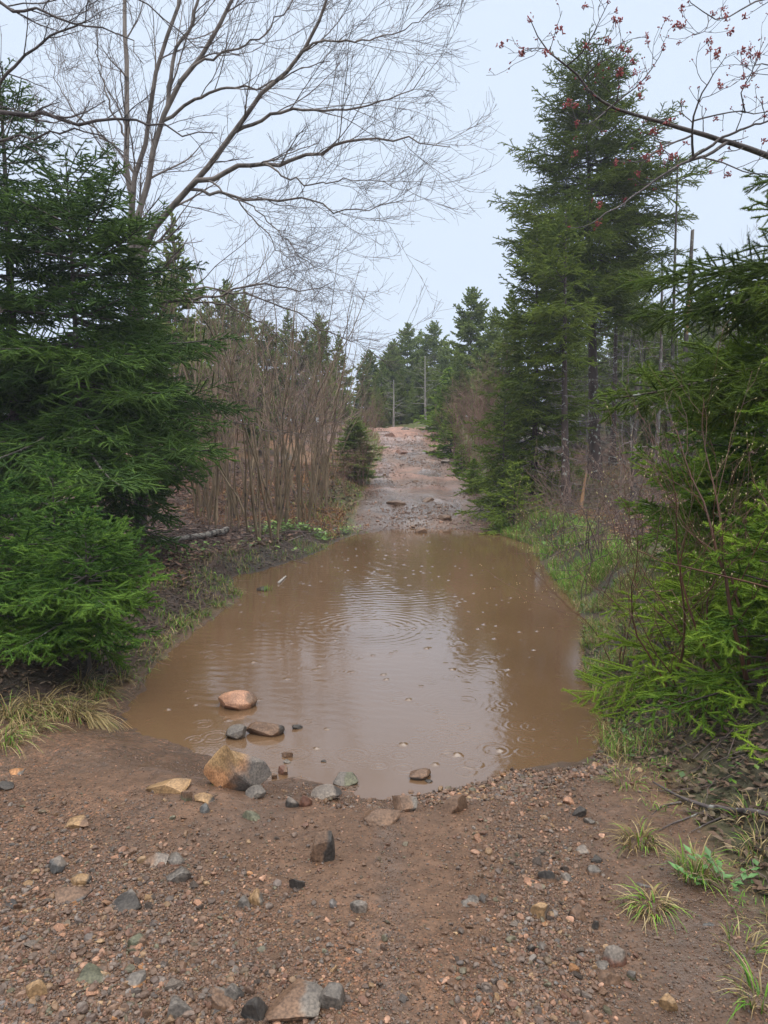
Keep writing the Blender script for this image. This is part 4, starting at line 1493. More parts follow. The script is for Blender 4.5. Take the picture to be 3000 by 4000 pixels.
rust = [shrub('rusty_shrub', 230 + i, 2.9, 12, 0.35, 0.22, 0.014, ('rust_twig', 'rust_twig'), per1=9, l1=0.75, per2=4, l2=0.3, ang1=42, min_r=.0035, wig=.09) for i in range(3)]
rused = [False] * 3
rlab = [('rusty leafless shrub right of the track', 1)]
spots = [(1905, 20.0, .95), (1850, 22.0, 1.0), (1790, 25.0, .9), (1945, 18.0, .8), (1880, 24.5, 1.15), (1835, 19.8, .55)]
spots.sort()
for i, (px, Y, s) in enumerate(spots):
    put(rust, rused, i, gp(px, Y), s, i * 2.1, 'rusty brown leafless shrub on the right side of the climb, ' + ORD[i], 'shrub', 'rusty shrubs right of the climbing track')
for i, (px, Y, s) in enumerate([(1360, 17.2, .42), (1412, 19.0, .5), (1432, 21.5, .6), (1455, 25.0, .62), (1448, 28.5, .7)]):
    put(rust, rused, i + 1, gp(px, Y), s, i * 1.7, 'low rust coloured shrub on the left verge of the climb, ' + ORD[i], 'shrub', 'rusty shrubs left of the climbing track')

sap = [shrub('bare_sapling', 240 + i, 5.2, 3, 0.3, 0.10, 0.034, ('deadwood', 'twig'), per1=20, l1=0.8, per2=5, l2=0.3, ang1=48, up1=0.03, t0=0.08, min_r=.0028) for i in range(4)]
sused = [False] * 4
rng = np.random.default_rng(6)
k = 0
sp = []
tries = 0
while k < 38 and tries < 4000:
    tries += 1
    px = rng.uniform(2120, 3060)
    Y = rng.uniform(19.5 if px < 2460 else 13.5, 28)
    x = (px - 1500) / FPX * Y
    if any((x - a) ** 2 + (Y - b) ** 2 < 0.5 for a, b in sp):
        continue
    sp.append((x, Y))
    put(sap, sused, k, (x, Y, hz(x, Y) - .05), rng.uniform(.55, 1.1), rng.uniform(0, 6.3), 'thin grey leafless sapling in the wood behind the right bank', 'sapling', 'grey saplings in the right-hand wood')
    k += 1

# small bare shrubs between the right bank and the trees
brn = [shrub('twiggy_shrub', 250 + i, 1.45, 6, 0.22, 0.45, 0.008, ('twig', 'alder_twig'), per1=5, l1=0.5, per2=3, l2=0.2, ang1=42, min_r=.0022, wig=0.11) for i in range(3)]
bused = [False] * 3
sp2 = sorted([(2130, 11.6, .75), (2210, 10.4, .9), (2290, 9.6, 1.0), (2360, 8.6, 1.0), (2440, 10.0, 1.2), (2520, 8.8, 1.1), (2250, 12.2, 1.1), (2400, 12.0, 1.3), (2330, 7.4, .8), (2180, 12.8, .9), (2600, 11, 1.3)])
for i, (px, Y, s) in enumerate(sp2):
    put(brn, bused, i, gp(px, Y), s, i * 2.3, 'thin brown leafless shrub behind the grassy right bank, ' + ORD[i], 'shrub', 'thin shrubs behind the right bank')
for i, (px, py, s) in enumerate([(1290, 2010, .5), (1165, 2185, .42), (880, 2255, .55)]):
    g = ground_hit(px, py)
    put(brn, bused, i, (g[0], g[1], g[2] - .03), s, i * 2.0 + 1, ['small twiggy bush on the left verge near the far waterline', 'few thin twigs standing in the water edge at left', 'thin bent twigs on the dark left bank'][i], 'shrub', None)

# budding red-brown shrubs right in front of the young spruces
for i, (px, Y, H, st, lab) in enumerate([(2960, 3.55, 2.0, 4, 'red-brown budding shrub with a thick forked stem in front of the near spruce'),
                                         (2690, 3.9, 1.55, 4, 'red-brown budding shrub with slanting stems at the right bank'),
                                         (2470, 5.0, 1.3, 5, 'thin budding shrub leaning toward the water from the right bank')]):
    t = shrub('budding_shrub', 260 + i, H, st, 0.10, 0.34, [0.016, 0.011, .007][i], ('red_twig', 'red_twig'), per1=10, l1=0.62, per2=4, l2=0.24, ang1=44, buds=150, wig=0.13, min_r=.0016, loc=gp(px, Y))
    t.rotation_euler = (0, radians([-8, -16, -14][i]), i * 1.9)
    tag(t, lab, 'shrub')


# ------------------------------------------------------------------ dead trunks
def snag(name, px, Y, top, r0, r1, mat, label, seed, bend=0.015, arms=8, arm_len=0.5, lean=(0, 0), strip=None, cat='dead tree'):
    rng = np.random.default_rng(seed)
    g = gp(px, Y)
    H = at(px, top, Y)[2] - g[2]
    P = trunk_line(rng, H, lean, bend, 16)
    r = r0 + (r1 - r0) * np.linspace(0, 1, 16)
    root = empty(name, g)
    V, F = tubes(P[None], r[None], 9)
    n = 9
    tipv = V[-n:]
    tipv[:, 2] += rng.uniform(-0.02, 0.12, n) * min(1, r1 * 15)
    cap = np.arange(len(V) - n, len(V))[None]
    link('trunk', mesh_data('trunk', V, [F, cap], M[mat], True), root)
    if strip:
        z0, z1 = strip
        ts = np.linspace(z0, z1, 8)
        A, _, _, _ = interp_line(P[None], np.zeros(8, int), np.clip(ts, 0, .999))
        rr_ = np.interp(ts, np.linspace(0, 1, 16), r)
        A[:, 1] -= rr_ * 0.35
        V, F = tubes(A[None], (rr_ * np.array([.3, .72, .8, .82, .8, .78, .7, .3]))[None], 8)
        link('bare_patch', mesh_data('bare_patch', V, F, M['bare_wood'], True), root)
    if arms:
        Q, qr = sprout(P[None], r[None], rng, arms, 0.25, 0.98, 75, 12, arm_len, 0.4, 0.2, 0.25, 0.014, .004, 6, -0.03, 0.14, lenby='abs')
        gg = Geo()
        gg.add(*tubes(Q, qr, 4))
        Q2, q2 = sprout(Q, qr, rng, 3, 0.3, 1, 40, 10, arm_len * .4, 0.4, 0.3, 0.6, 1, .003, 4, 0, 0.15, lenby='abs')
        gg.add(*tubes(Q2, q2, 3))
        link('dead_branches', gg.mesh('dead_branches', M['deadwood' if mat != 'white_dead' else 'white_dead'], True), root)
    tag(root, label, cat)
    return root


snag('dead_tree', 2612, 16.5, 615, 0.06, 0.014, 'fir_bark', 'tall thin dead pole right of the tallest spruce', 301, arms=16, arm_len=0.35)
snag('dead_tree', 2652, 16.0, 905, 0.072, 0.036, 'fir_bark', 'broken dead trunk with a strip of bare orange wood', 302, arms=6, strip=(.58, .80), lean=(0.012, 0))
snag('dead_tree', 2560, 17.5, 1010, 0.06, 0.02, 'deadwood', 'forking grey dead stem between the tallest spruce and dead pole', 303, arms=26, arm_len=1.3, bend=.03)
snag('dead_tree', 2850, 19, 1120, 0.10, 0.04, 'deadwood', 'grey dead trunk behind the right-hand spruces', 304, arms=16, arm_len=.9)
snag('dead_tree', 1662, 34.5, 1392, 0.06, 0.015, 'white_dead', 'whitish dead tree in front of the far spruces, right one', 305, arms=30, arm_len=1.0, lean=(-0.02, 0))
snag('dead_tree', 1537, 35, 1485, 0.055, 0.012, 'white_dead', 'whitish dead tree in front of the far spruces, left one', 306, arms=24, arm_len=.7)
snag('dead_tree', 2475, 14.8, 1480, 0.06, 0.03, 'fir_bark', 'short lichened dead stem at the back of the right thicket', 307, arms=14, arm_len=.6)
snag('stump', 2268, 13.4, 1850, 0.05, 0.012, 'bare_wood', 'splintered pale orange stump below the tallest spruce', 308, arms=0, lean=(0.12, 0), cat='stump')


# ================================================================== GRASS, LITTER, STONES
def blades(base, az, L, out, width, colr, droop=0.35, k=5, rng=None):
    n = len(base)
    s = np.linspace(0, 1, k)
    hv = np.stack([np.cos(az), np.sin(az), 0 * az], 1)
    sv = np.stack([-np.sin(az), np.cos(az), 0 * az], 1)
    P = base[:, None] + hv[:, None] * (L[:, None] * (out[:, None] * s[None] ** 1.4))[..., None]
    P[:, :, 2] += L[:, None] * (s[None] * np.sqrt(np.clip(1 - out[:, None] ** 2 * 0.6, 0.2, 1)) - droop * (0.4 + out[:, None]) * s[None] ** 2.4)
    w = width[:, None] * 0.5 * (1 - s[None] ** 1.6 * 0.93)
    Lf = P - sv[:, None] * w[..., None]
    Rt = P + sv[:, None] * w[..., None]
    V = np.stack([Lf, Rt], 2).reshape(-1, 3)
    i = np.arange(n * k * 2).reshape(n, k, 2)
    F = np.stack([i[:, :-1, 0], i[:, :-1, 1], i[:, 1:, 1], i[:, 1:, 0]], -1).reshape(-1, 4)
    c = np.repeat(colr, k * 2, axis=0)
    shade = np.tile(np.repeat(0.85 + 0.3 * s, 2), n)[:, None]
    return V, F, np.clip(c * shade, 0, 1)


GREEN = np.array([[0.11, 0.25, 0.030], [0.17, 0.36, 0.040], [0.075, 0.17, 0.028], [0.20, 0.30, 0.055]])
STRAW = np.array([[0.36, 0.27, 0.13], [0.28, 0.20, 0.09], [0.44, 0.35, 0.19], [0.20, 0.17, 0.07]])


def pick(rng, n, pal, jit=0.15):
    return pal[rng.integers(len(pal), size=n)] * rng.uniform(1 - jit, 1 + jit, (n, 1))


def tuft(name, x, y, n, L, green, label, seed, r=0.05, lean=(0, 0), outm=0.6, cat='grass tuft', group=None, width=0.0045, dr=0.45, part=False):
    rng = np.random.default_rng(seed)
    a = rng.uniform(0, 2 * pi, n)
    rad = r * np.sqrt(rng.uniform(0, 1, n))
    bx_, by_ = np.cos(a) * rad, np.sin(a) * rad
    zz = h(x + bx_, y + by_) - hz(x, y)
    base = np.stack([bx_, by_, zz - .005], 1)
    dirx = np.cos(a) + rng.normal(0, .4, n) + lean[0]
    diry = np.sin(a) + rng.normal(0, .4, n) + lean[1]
    ng = int(n * green)
    colr = np.concatenate([pick(rng, ng, GREEN), pick(rng, n - ng, STRAW)])
    Ls = L * rng.uniform(0.45, 1.15, n)
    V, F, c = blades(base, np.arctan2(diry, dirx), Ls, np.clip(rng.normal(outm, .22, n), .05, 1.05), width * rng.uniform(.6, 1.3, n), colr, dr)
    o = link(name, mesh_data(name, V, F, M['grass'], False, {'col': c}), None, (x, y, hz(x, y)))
    tag(o, label, cat, group)
    return o


def gxy(px, py):
    g = ground_hit(px, py)
    return g[0], g[1]


lt = [(40, 2800, 150, .26, .15, 'straw coloured grass tussock at the left edge above the mud'),
      (165, 2775, 190, .27, .12, 'broad drooping straw tussock on the left mud bank'),
      (290, 2790, 190, .25, .10, 'straw tussock combed over the mud beside the fallen straw bundle'),
      (395, 2715, 130, .22, .20, 'straw and green tussock under the bushy young fir'),
      (470, 2655, 90, .18, .25, 'small straw tussock nearest the left corner of the water'),
      (20, 2905, 110, .22, .35, 'greenish tussock lowest on the left edge'),
      (110, 2850, 110, .2, .2, 'flattened straw tussock at the lip of the left mud'),
      (330, 2675, 80, .2, .35, 'thin tussock in the shade under the young firs'),
      (640, 2495, 70, .15, .35, 'small tuft hanging over the left waterline below the firs'),
      (715, 2440, 90, .17, .45, 'dense low tuft on the left waterline'),
      (790, 2400, 110, .17, .5, 'green and straw tuft leaning into the water at left'),
      (855, 2368, 100, .16, .6, 'greenest tuft of the left waterline'),
      (920, 2322, 80, .14, .4, 'tuft on the small muddy point of the left bank'),
      (600, 2580, 50, .13, .2, 'sparse straw wisps on the dark left bank')]
for i, (px, py, n, L, g_, lab) in enumerate(lt):
    x, y = gxy(px, py)
    tuft('grass_tuft', x, y, n, L, g_, lab, 400 + i, r=0.09 if n > 100 else .06, lean=(0.7, -0.7), outm=.75, group='grass tufts along the left bank', dr=.5)
rt = [(2490, 3290, 120, .17, .25, 'straw and green tuft highest on the right mud slope', (-.6, -.7), .7),
      (2715, 3420, 150, .22, .62, 'largest bright green tuft on the right mud slope', (0, -.3), .5),
      (2540, 3545, 120, .16, .4, 'low matted tuft at the edge of the gravel on the right', (-.4, -.7), .8),
      (2975, 3905, 70, .22, .5, 'green tuft in the bottom right corner', (0, -.2), .6),
      (2930, 3190, 60, .2, .3, 'yellowish tuft of curling blades under the right shrubs', (-.3, -.3), .7),
      (2960, 3330, 60, .2, .25, 'pale curling blades at the right edge below the shrubs', (-.3, -.3), .7),
      (2900, 3715, 40, .12, .5, 'small sprig of grass above the bottom right corner', (0, 0), .6),
      (2440, 3060, 60, .13, .6, 'green tuft where the right bank meets the gravel', (-.3, -.2), .6)]
for i, (px, py, n, L, g_, lab, ln, om) in enumerate(rt):
    x, y = gxy(px, py)
    tuft('grass_tuft', x, y, n, L * .72, g_ * .8, lab, 430 + i, r=0.06, lean=ln, outm=om, group='grass tufts on the right mud slope')

# bank and verge grass: one mass
rng = np.random.default_rng(500)
bg = Geo()


def grass_mass(n, xr, yr, mask, Lr, green, width, outm=.55, dr=.4, pal2=STRAW):
    x = rng.uniform(*xr, n)
    y = rng.uniform(*yr, n)
    m = rng.uniform(0, 1, n) < mask(x, y)
    x, y = x[m], y[m]
    k = len(x)
    z = h(x, y)
    gsel = rng.uniform(0, 1, k) < green(x, y)
    c = np.where(gsel[:, None], pick(rng, k, GREEN), pick(rng, k, pal2))
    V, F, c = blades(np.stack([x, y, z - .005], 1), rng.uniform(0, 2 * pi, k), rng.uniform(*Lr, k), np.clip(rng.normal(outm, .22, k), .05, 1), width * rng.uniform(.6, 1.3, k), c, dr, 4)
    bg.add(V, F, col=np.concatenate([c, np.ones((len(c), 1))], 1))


def clump(x, y, f=2.5, s=7):
    return np.clip(0.5 + 2.6 * fbm(x * f, y * f, 3, s), 0, 1)


def m_right(x, y):
    sd = poly_sd(POND, x, y)
    xc = np.interp(y, TY, T_XC)
    return (x > xc) * (sd > -0.02) * (poly_sd(BARE, x, y) > -.03) * np.clip(1.25 - np.abs(sd - .28) / .62, 0, 1) * clump(x, y) * sstep(3.2, 3.9, y)


grass_mass(110000, (0.6, 3.4), (3.4, 8.5), m_right, (.05, .17), lambda x, y: .50 + .5 * fbm(x * 2, y * 2, 2, 19), .0045)
grass_mass(80000, (0.9, 4.8), (8.0, 14.8), m_right, (.08, .26), lambda x, y: .72 + .5 * fbm(x * 2, y * 2, 2, 19), .008)


def m_left(x, y):
    sd = poly_sd(POND, x, y)
    xc = np.interp(y, TY, T_XC)
    return (x < xc) * (sd > -0.01) * np.clip(1.1 - np.abs(sd - .2) / .9, 0, 1) * clump(x, y, 2.0, 23) ** 1.5 * sstep(4.6, 5.6, y)


grass_mass(48000, (-3.6, 0.4), (4.6, 13.8), m_left, (.05, .15), lambda x, y: .55 + .5 * fbm(x * 2, y * 2, 2, 29), .006)


def m_verge(x, y):
    xc, w = np.interp(y, TY, T_XC), np.interp(y, TY, T_W)
    l_ = np.abs(x - xc) - w + .35 * fbm(x * 2.2, y * 2.2, 4, 21)
    return (l_ > 0) * np.clip(1.2 - l_ / 1.3, 0, 1) * clump(x, y, 1.2, 33)


grass_mass(70000, (-2.6, 5.0), (13.6, 31), m_verge, (.07, .20), lambda x, y: .55 + .6 * fbm(x * 1.2, y * 1.2, 2, 39), .012)
grass_mass(9000, (0.9, 2.0), (2.0, 4.4), lambda x, y: np.clip(1 - np.abs(poly_sd(BARE, x, y) - .12) / .32, 0, 1) * clump(x, y, 3.5, 37) ** 2, (.02, .09), lambda x, y: .35 + 0 * x, .0035, .8, .5)
ORANGE = np.array([[0.34, 0.17, 0.07], [0.26, 0.12, 0.05], [0.40, 0.24, 0.11], [0.20, 0.09, 0.045]])


def m_orange(x, y):
    xc, w = np.interp(y, TY, T_XC), np.interp(y, TY, T_W)
    l_ = xc - w - x
    return (l_ > .25) * np.clip(1.3 - l_ / 3.2, 0, 1) * clump(x, y, .8, 43)


grass_mass(40000, (-4.5, 0.5), (12.6, 24), m_orange, (.10, .30), lambda x, y: .04 + 0 * x, .012, .85, .5, ORANGE)
grass_mass(16000, (1.9, 7.0), (9.0, 20), lambda x, y: clump(x, y, .8, 53) * (np.abs(x - np.interp(y, TY, T_XC)) > 2.1) * (poly_sd(POND, x, y) > .3), (.08, .26), lambda x, y: .15 + 0 * x, .010, .8, .5, ORANGE)
o = link('bank_grass', bg.mesh('bank_grass', M['grass']))
tag(o, 'green and straw grass along the banks and verges', 'grass', kind='stuff')


# broad bright leaves of low plants
def leaf_quads(c, n1, L, W, az, tilt):
    """two-triangle leaves folded along the middle; c (n,3)"""
    d = np.stack([np.cos(az) * np.cos(tilt), np.sin(az) * np.cos(tilt), np.sin(tilt)], 1)
    s_ = np.stack([-np.sin(az), np.cos(az), 0 * az], 1)
    up = np.cross(s_, d) * -1
    a = c
    b_ = c + d * L[:, None]
    m1 = c + d * (L * .45)[:, None] + s_ * W[:, None] + up * (W * .25)[:, None]
    m2 = c + d * (L * .45)[:, None] - s_ * W[:, None] + up * (W * .25)[:, None]
    V = np.stack([a, m1, b_, m2], 1).reshape(-1, 3)
    i = np.arange(len(c) * 4).reshape(-1, 4)
    F = np.concatenate([i[:, [0, 1, 2]], i[:, [0, 2, 3]]])
    return V, F


rng = np.random.default_rng(510)
cg = Geo()


def cover(n, xr, yr, mask, Lr, pal, z0=.0, z1=.1, tilt=(.1, .5)):
    x, y = rng.uniform(*xr, n), rng.uniform(*yr, n)
    m = rng.uniform(0, 1, n) < mask(x, y)
    x, y = x[m], y[m]
    k = len(x)
    z = h(x, y) + rng.uniform(z0, z1, k)
    L = rng.uniform(*Lr, k)
    c = pick(rng, k, pal, .25)
    V, F = leaf_quads(np.stack([x, y, z], 1), None, L, L * rng.uniform(.2, .38, k), rng.uniform(0, 2 * pi, k), rng.uniform(*tilt, k))
    return V, F, np.repeat(np.concatenate([c, np.ones((k, 1))], 1), 4, 0)


LIME = np.array([[0.14, 0.26, 0.03], [0.09, 0.19, 0.025], [0.18, 0.30, 0.045], [0.06, 0.13, 0.022]])
V, F, c = cover(14000, (-3.4, 0.1), (8.6, 13.8), lambda x, y: m_left(x, y) * 0 + clump(x, y, 1.6, 63) ** 4 * (.35 + .65 * (y > 10.5)) * (poly_sd(POND, x, y) > .12) * (poly_sd(POND, x, y) < 1.3) * (x < -.3), (.04, .10), LIME, .0, .12)
cg.add(V, F, col=c)
V, F, c = cover(9000, (1.4, 4.4), (9.0, 15), lambda x, y: clump(x, y, 1.3, 73) ** 3 * (poly_sd(POND, x, y) > .08) * (poly_sd(POND, x, y) < .9), (.04, .10), LIME * .85, .0, .12)
cg.add(V, F, col=c)
V, F, c = cover(5000, (0.9, 2.2), (2.8, 8), lambda x, y: clump(x, y, 2.3, 83) ** 3 * (poly_sd(BARE, x, y) > .02) * (poly_sd(BARE, x, y) < .6), (.015, .04), LIME * .6, .0, .08)
cg.add(V, F, col=c)
o = link('ground_cover', cg.mesh('ground_cover', M['leaf']))
tag(o, 'bright low leafy plants scattered on the banks', 'plants', kind='stuff')

DEAD = np.array([[0.12, 0.062, 0.045], [0.085, 0.045, 0.035], [0.17, 0.095, 0.065], [0.05, 0.035, 0.03], [0.21, 0.13, 0.09]])
MUCK = np.array([[0.060, 0.040, 0.028], [0.090, 0.058, 0.040], [0.12, 0.088, 0.062], [0.07, 0.056, 0.034], [0.045, 0.032, 0.024]])
lg = Geo()
V, F, c = cover(46000, (-7, 0.5), (7.5, 22), lambda x, y: (x < np.interp(y, TY, T_XC) - 1.6) * (poly_sd(POND, x, y) > .5) * .8, (.05, .11), DEAD, 0, .03, (-.2, .5))
lg.add(V, F, col=c)
V, F, c = cover(46000, (-4.2, 0.2), (3.9, 13.5), lambda x, y: (poly_sd(POND, x, y) > .06) * (poly_sd(BARE, x, y) > .03) * (poly_sd(POND, x, y) < 2.6), (.022, .05), MUCK, 0, .02, (-.2, .6))
lg.add(V, F, col=c)
V, F, c = cover(13000, (1.0, 2.6), (2.0, 6.5), lambda x, y: (poly_sd(BARE, x, y) > .05) * 1.0, (.018, .05), MUCK * 1.1, 0, .015, (-.2, .6))
lg.add(V, F, col=c)
V, F, c = cover(26000, (2.2, 9), (8, 22), lambda x, y: (x > np.interp(y, TY, T_XC) + 1.9) * (poly_sd(POND, x, y) > .5) * .8, (.04, .09), DEAD, 0, .03, (-.2, .5))
lg.add(V, F, col=c)
o = link('leaf_litter', lg.mesh('leaf_litter', M['litter']))
tag(o, 'dead brown leaves covering the woodland floor', 'leaf litter', kind='stuff')

# fallen twigs
tg = Geo()


def twig_mass(n, xr, yr, mask, Lr, rad, lift=.03):
    x, y = rng.uniform(*xr, n), rng.uniform(*yr, n)
    m = rng.uniform(0, 1, n) < mask(x, y)
    x, y = x[m], y[m]
    k = len(x)
    az_ = rng.uniform(0, 2 * pi, k)
    L = rng.uniform(*Lr, k)
    s = np.linspace(0, 1, 5)
    P = np.zeros((k, 5, 3))
    P[:, :, 0] = x[:, None] + np.cos(az_)[:, None] * L[:, None] * s + rng.normal(0, .04, (k, 5)) * L[:, None]
    P[:, :, 1] = y[:, None] + np.sin(az_)[:, None] * L[:, None] * s + rng.normal(0, .04, (k, 5)) * L[:, None]
    P[:, :, 2] = h(P[:, :, 0].ravel(), P[:, :, 1].ravel()).reshape(k, 5) + rng.uniform(0, lift, (k, 1)) + np.abs(rng.normal(0, lift, (k, 1))) * s
    tg.add(*tubes(P, rad * rng.uniform(.5, 1.4, (k, 1)) * (1 - .6 * s)[None], 3))


off = lambda x, y: (poly_sd(POND, x, y) > .15) * (poly_sd(BARE, x, y) > .1)
twig_mass(1500, (-4, 0.2), (4.6, 14), off, (.15, .6), .0035)
twig_mass(1500, (-8, 0), (10, 22), lambda x, y: (x < np.interp(y, TY, T_XC) - 2) * 1.0, (.3, 1.2), .006, .08)
twig_mass(1500, (2.0, 10), (8, 24), lambda x, y: (x > np.interp(y, TY, T_XC) + 2) * (poly_sd(POND, x, y) > .4), (.4, 1.6), .007, .22)
twig_mass(500, (1.0, 2.4), (2.0, 6), off, (.08, .4), .002)
o = link('fallen_twigs', tg.mesh('fallen_twigs', M['twig'], True))
tag(o, 'fallen twigs and sticks littering the woodland floor', 'twigs', kind='stuff')


def lying(name, pts, r0, r1, mat, label, cat, seed, lift=0.0, forks=(), sides=8):
    rng_ = np.random.default_rng(seed)
    W = []
    for a, b in pts:
        g = ground_hit(a, b)
        W.append((g[0], g[1], max(g[2], 0) + r0 * .7 + lift))
    Q = resample(np.array(W), 18)
    Q[1:-1] += rng_.normal(0, r0 * .10, (16, 3))
    r = (r0 + (r1 - r0) * np.linspace(0, 1, 18)) * rng_.uniform(.96, 1.05, 18)
    c = Q[0].copy()
    g = Geo()
    V, F = tubes(Q[None] - c, r[None], sides)
    g.add(V, F)
    n = sides
    g.F.append(np.arange(n)[None][:, ::-1] + 0)
    g.F.append(np.arange(len(V) - n, len(V))[None])
    root = link(name, g.mesh(name, M[mat], True), None, c)
    if forks:
        Qs = np.stack([resample(np.array([(lambda q_: (q_[0], q_[1], max(q_[2], 0) + r0 * .5))(ground_hit(a, b)) for a, b in fk]), 10) for fk in forks])
        link('side_twigs', (lambda v, f: mesh_data('side_twigs', v, f, M[mat], True))(*tubes(Qs - c, np.full((len(forks), 1), r0 * .4) * (1 - .7 * np.linspace(0, 1, 10))[None], 5)), root)
    tag(root, label, cat)
    return root


lying('fallen_log', [(888, 2090), (830, 2105), (760, 2118), (690, 2130), (610, 2142)], .052, .034, 'log_bark', 'pale barked log fallen at the edge of the bare stems', 'log', 601, .05)
lying('fallen_branch', [(3080, 3225), (2930, 3195), (2820, 3180), (2720, 3160), (2630, 3120), (2550, 3075)], .013, .004, 'maple_bark', 'dark wet branch fallen across the right mud slope', 'branch', 602, .015,
      forks=([(2760, 3172), (2690, 3200), (2620, 3225), (2575, 3250)], [(2660, 3140), (2600, 3150), (2545, 3190)], [(2860, 3185), (2780, 3215), (2700, 3255)]))
lying('stick', [(1088, 2285), (1102, 2268), (1116, 2256)], .016, .010, 'white_dead', 'short pale stick floating near the left bank', 'stick', 603)
lying('fallen_branch', [(1100, 2105), (1010, 2100), (960, 2095), (905, 2110)], .012, .004, 'maple_bark', 'thin dark branch lying below the alder clumps', 'branch', 604, .03)
lying('fallen_branch', [(1340, 2065), (1270, 2085), (1200, 2095), (1130, 2120)], .012, .004, 'deadwood', 'grey branch lying on the left verge by the far waterline', 'branch', 605, .03)
lying('stick', [(2490, 3460), (2530, 3470), (2560, 3482)], .007, .004, 'maple_bark', 'short dark stick on the mud above the low matted tuft', 'stick', 606)
lying('stick', [(2545, 3915), (2575, 3935), (2600, 3950)], .005, .003, 'bare_wood', 'pale straw coloured stick beside the tan stone at bottom right', 'stick', 607)
lying('fallen_branch', [(1560, 1385 + 0), (1570, 1390)], .01, .01, 'deadwood', 'x', 'branch', 608) if False else None
lying('fallen_log', [(1812, 1722), (1775, 1725), (1742, 1722)], .07, .05, 'deadwood', 'dead log lying on the right side of the track crest', 'log', 609)

# straw bundle, leafy plant
x, y = gxy(345, 2815)
tuft('straw_bundle', x, y, 90, .30, .03, 'combed bundle of dead straw lying on the left mud', 450, r=.03, lean=(2.6, -1.6), outm=1.0, cat='straw bundle', dr=.62)
x, y = gxy(885, 3078)
tuft('grass_tuft', x, y, 46, .10, .97, 'little green grass sprig growing against the big boulder', 451, r=.02, outm=.5, width=.003)
rng = np.random.default_rng(455)
x, y = gxy(2830, 3490)
pl = empty('leafy_plant', (x, y, hz(x, y)))
st, lv_ = Geo(), Geo()
for i in range(8):
    a, L = rng.uniform(0, 6.28), rng.uniform(.06, .14)
    e_ = np.array([math.cos(a) * L, math.sin(a) * L * .9, rng.uniform(.03, .09)])
    st.add(*tubes(resample([(0, 0, 0), e_ * .5 + np.array([0, 0, .02]), e_], 6)[None], np.full((1, 6), .0018), 4))
    for j in range(4):
        c = e_ * (0.55 + .15 * j) + rng.normal(0, .006, 3)
        V, F = leaf_quads(c[None], None, np.array([rng.uniform(.03, .05)]), np.array([.011]), np.array([a + rng.normal(0, .9)]), np.array([rng.uniform(-.1, .5)]))
        lv_.add(V, F, col=np.tile(np.append(np.array([.09, .19, .06]) * rng.uniform(.8, 1.5), 1), (4, 1)))
link('stems', st.mesh('stems', M['alder_bark'], True), pl)
link('leaves', lv_.mesh('leaves', M['leaf']), pl)
tag(pl, 'small plant with oval grey-green leaves on the right mud slope', 'plant')

# ------------------------------------------------------------------ rocks and stones
PAL = {'grey': (.150, .135, .122), 'dark': (.060, .054, .050), 'brown': (.165, .105, .072), 'pink': (.40, .225, .148), 'tan': (.32, .21, .115), 'orange': (.36, .18, .08),
       'green': (.115, .117, .080), 'red': (.155, .080, .058), 'pale': (.20, .172, .150), 'slate': (.108, .108, .108)}


def stone(px0, px1, py0, py1, colr, label, seed, name='stone', level=4, depth=.85, sink=.30, cuts=10, rough=.06, cut=(.5, .85), paint=None, minh=.3, tilt=0.0, cat='stone', group=None, maxh=1.1, rnd=.12):
    rng_ = np.random.default_rng(seed)
    g = ground_hit((px0 + px1) / 2, py1)
    z0 = max(g[2], 0.0)
    dist = math.hypot(g[1], CAMZ - z0)
    W = (px1 - px0) / FPX * dist
    th = math.atan2(CAMZ - z0, g[1])
    D = W * depth
    Hv = ((py1 - py0) / FPX * dist - D * .8 * math.sin(th)) / math.cos(th)
    Hv = min(max(Hv, W * minh), W * maxh)
    V, F = rock_shape(rng_, level, cuts, rough, cut, 1.8, rnd)
    V[:, 2] = V[:, 2]
    lo, hi = V.min(0), V.max(0)
    V = (V - (lo + hi) / 2) / (hi - lo)
    Ht = Hv / (1 - sink)
    V = V * np.array([W, D, Ht])
    V[:, 2] += Ht * (.5 - sink)
    if tilt:
        c_, s_ = math.cos(tilt), math.sin(tilt)
        V = V @ np.array([[c_, 0, -s_], [0, 1, 0], [s_, 0, c_]])
    ca = np.zeros((len(V), 4), np.float32)
    if paint is not None:
        ca = paint(V / np.array([W, D, Ht]), V, rng_)
    me = mesh_data(name, V, F, M['rock'], False, {'col': ca})
    o = link(name, me, None, (g[0], g[1] + D * .45, z0))
    cc = np.array(PAL[colr]) * rng_.uniform(.88, 1.12)
    o.color = (*cc, 1)
    tag(o, label, cat, group)
    return o


def paint_boulder(U, V, rng_):
    """tan face with a mustard lichen top on the left, grey granite on the right"""
    n_ = fbm3(V, 7, 4, 3)
    grey = sstep(0.02, 0.22, U[:, 0] + .75 * n_)
    lich = .75 * sstep(.36, .56, U[:, 2] - .12 * U[:, 0] + .55 * n_) * (1 - grey)
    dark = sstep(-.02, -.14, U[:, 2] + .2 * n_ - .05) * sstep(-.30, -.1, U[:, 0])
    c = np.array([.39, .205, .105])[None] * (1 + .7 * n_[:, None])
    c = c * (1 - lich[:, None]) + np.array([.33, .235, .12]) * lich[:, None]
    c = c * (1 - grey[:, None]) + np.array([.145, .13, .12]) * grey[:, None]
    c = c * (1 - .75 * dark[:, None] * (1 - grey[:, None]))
    return np.concatenate([np.clip(c, 0.01, 1), np.ones((len(c), 1))], 1)


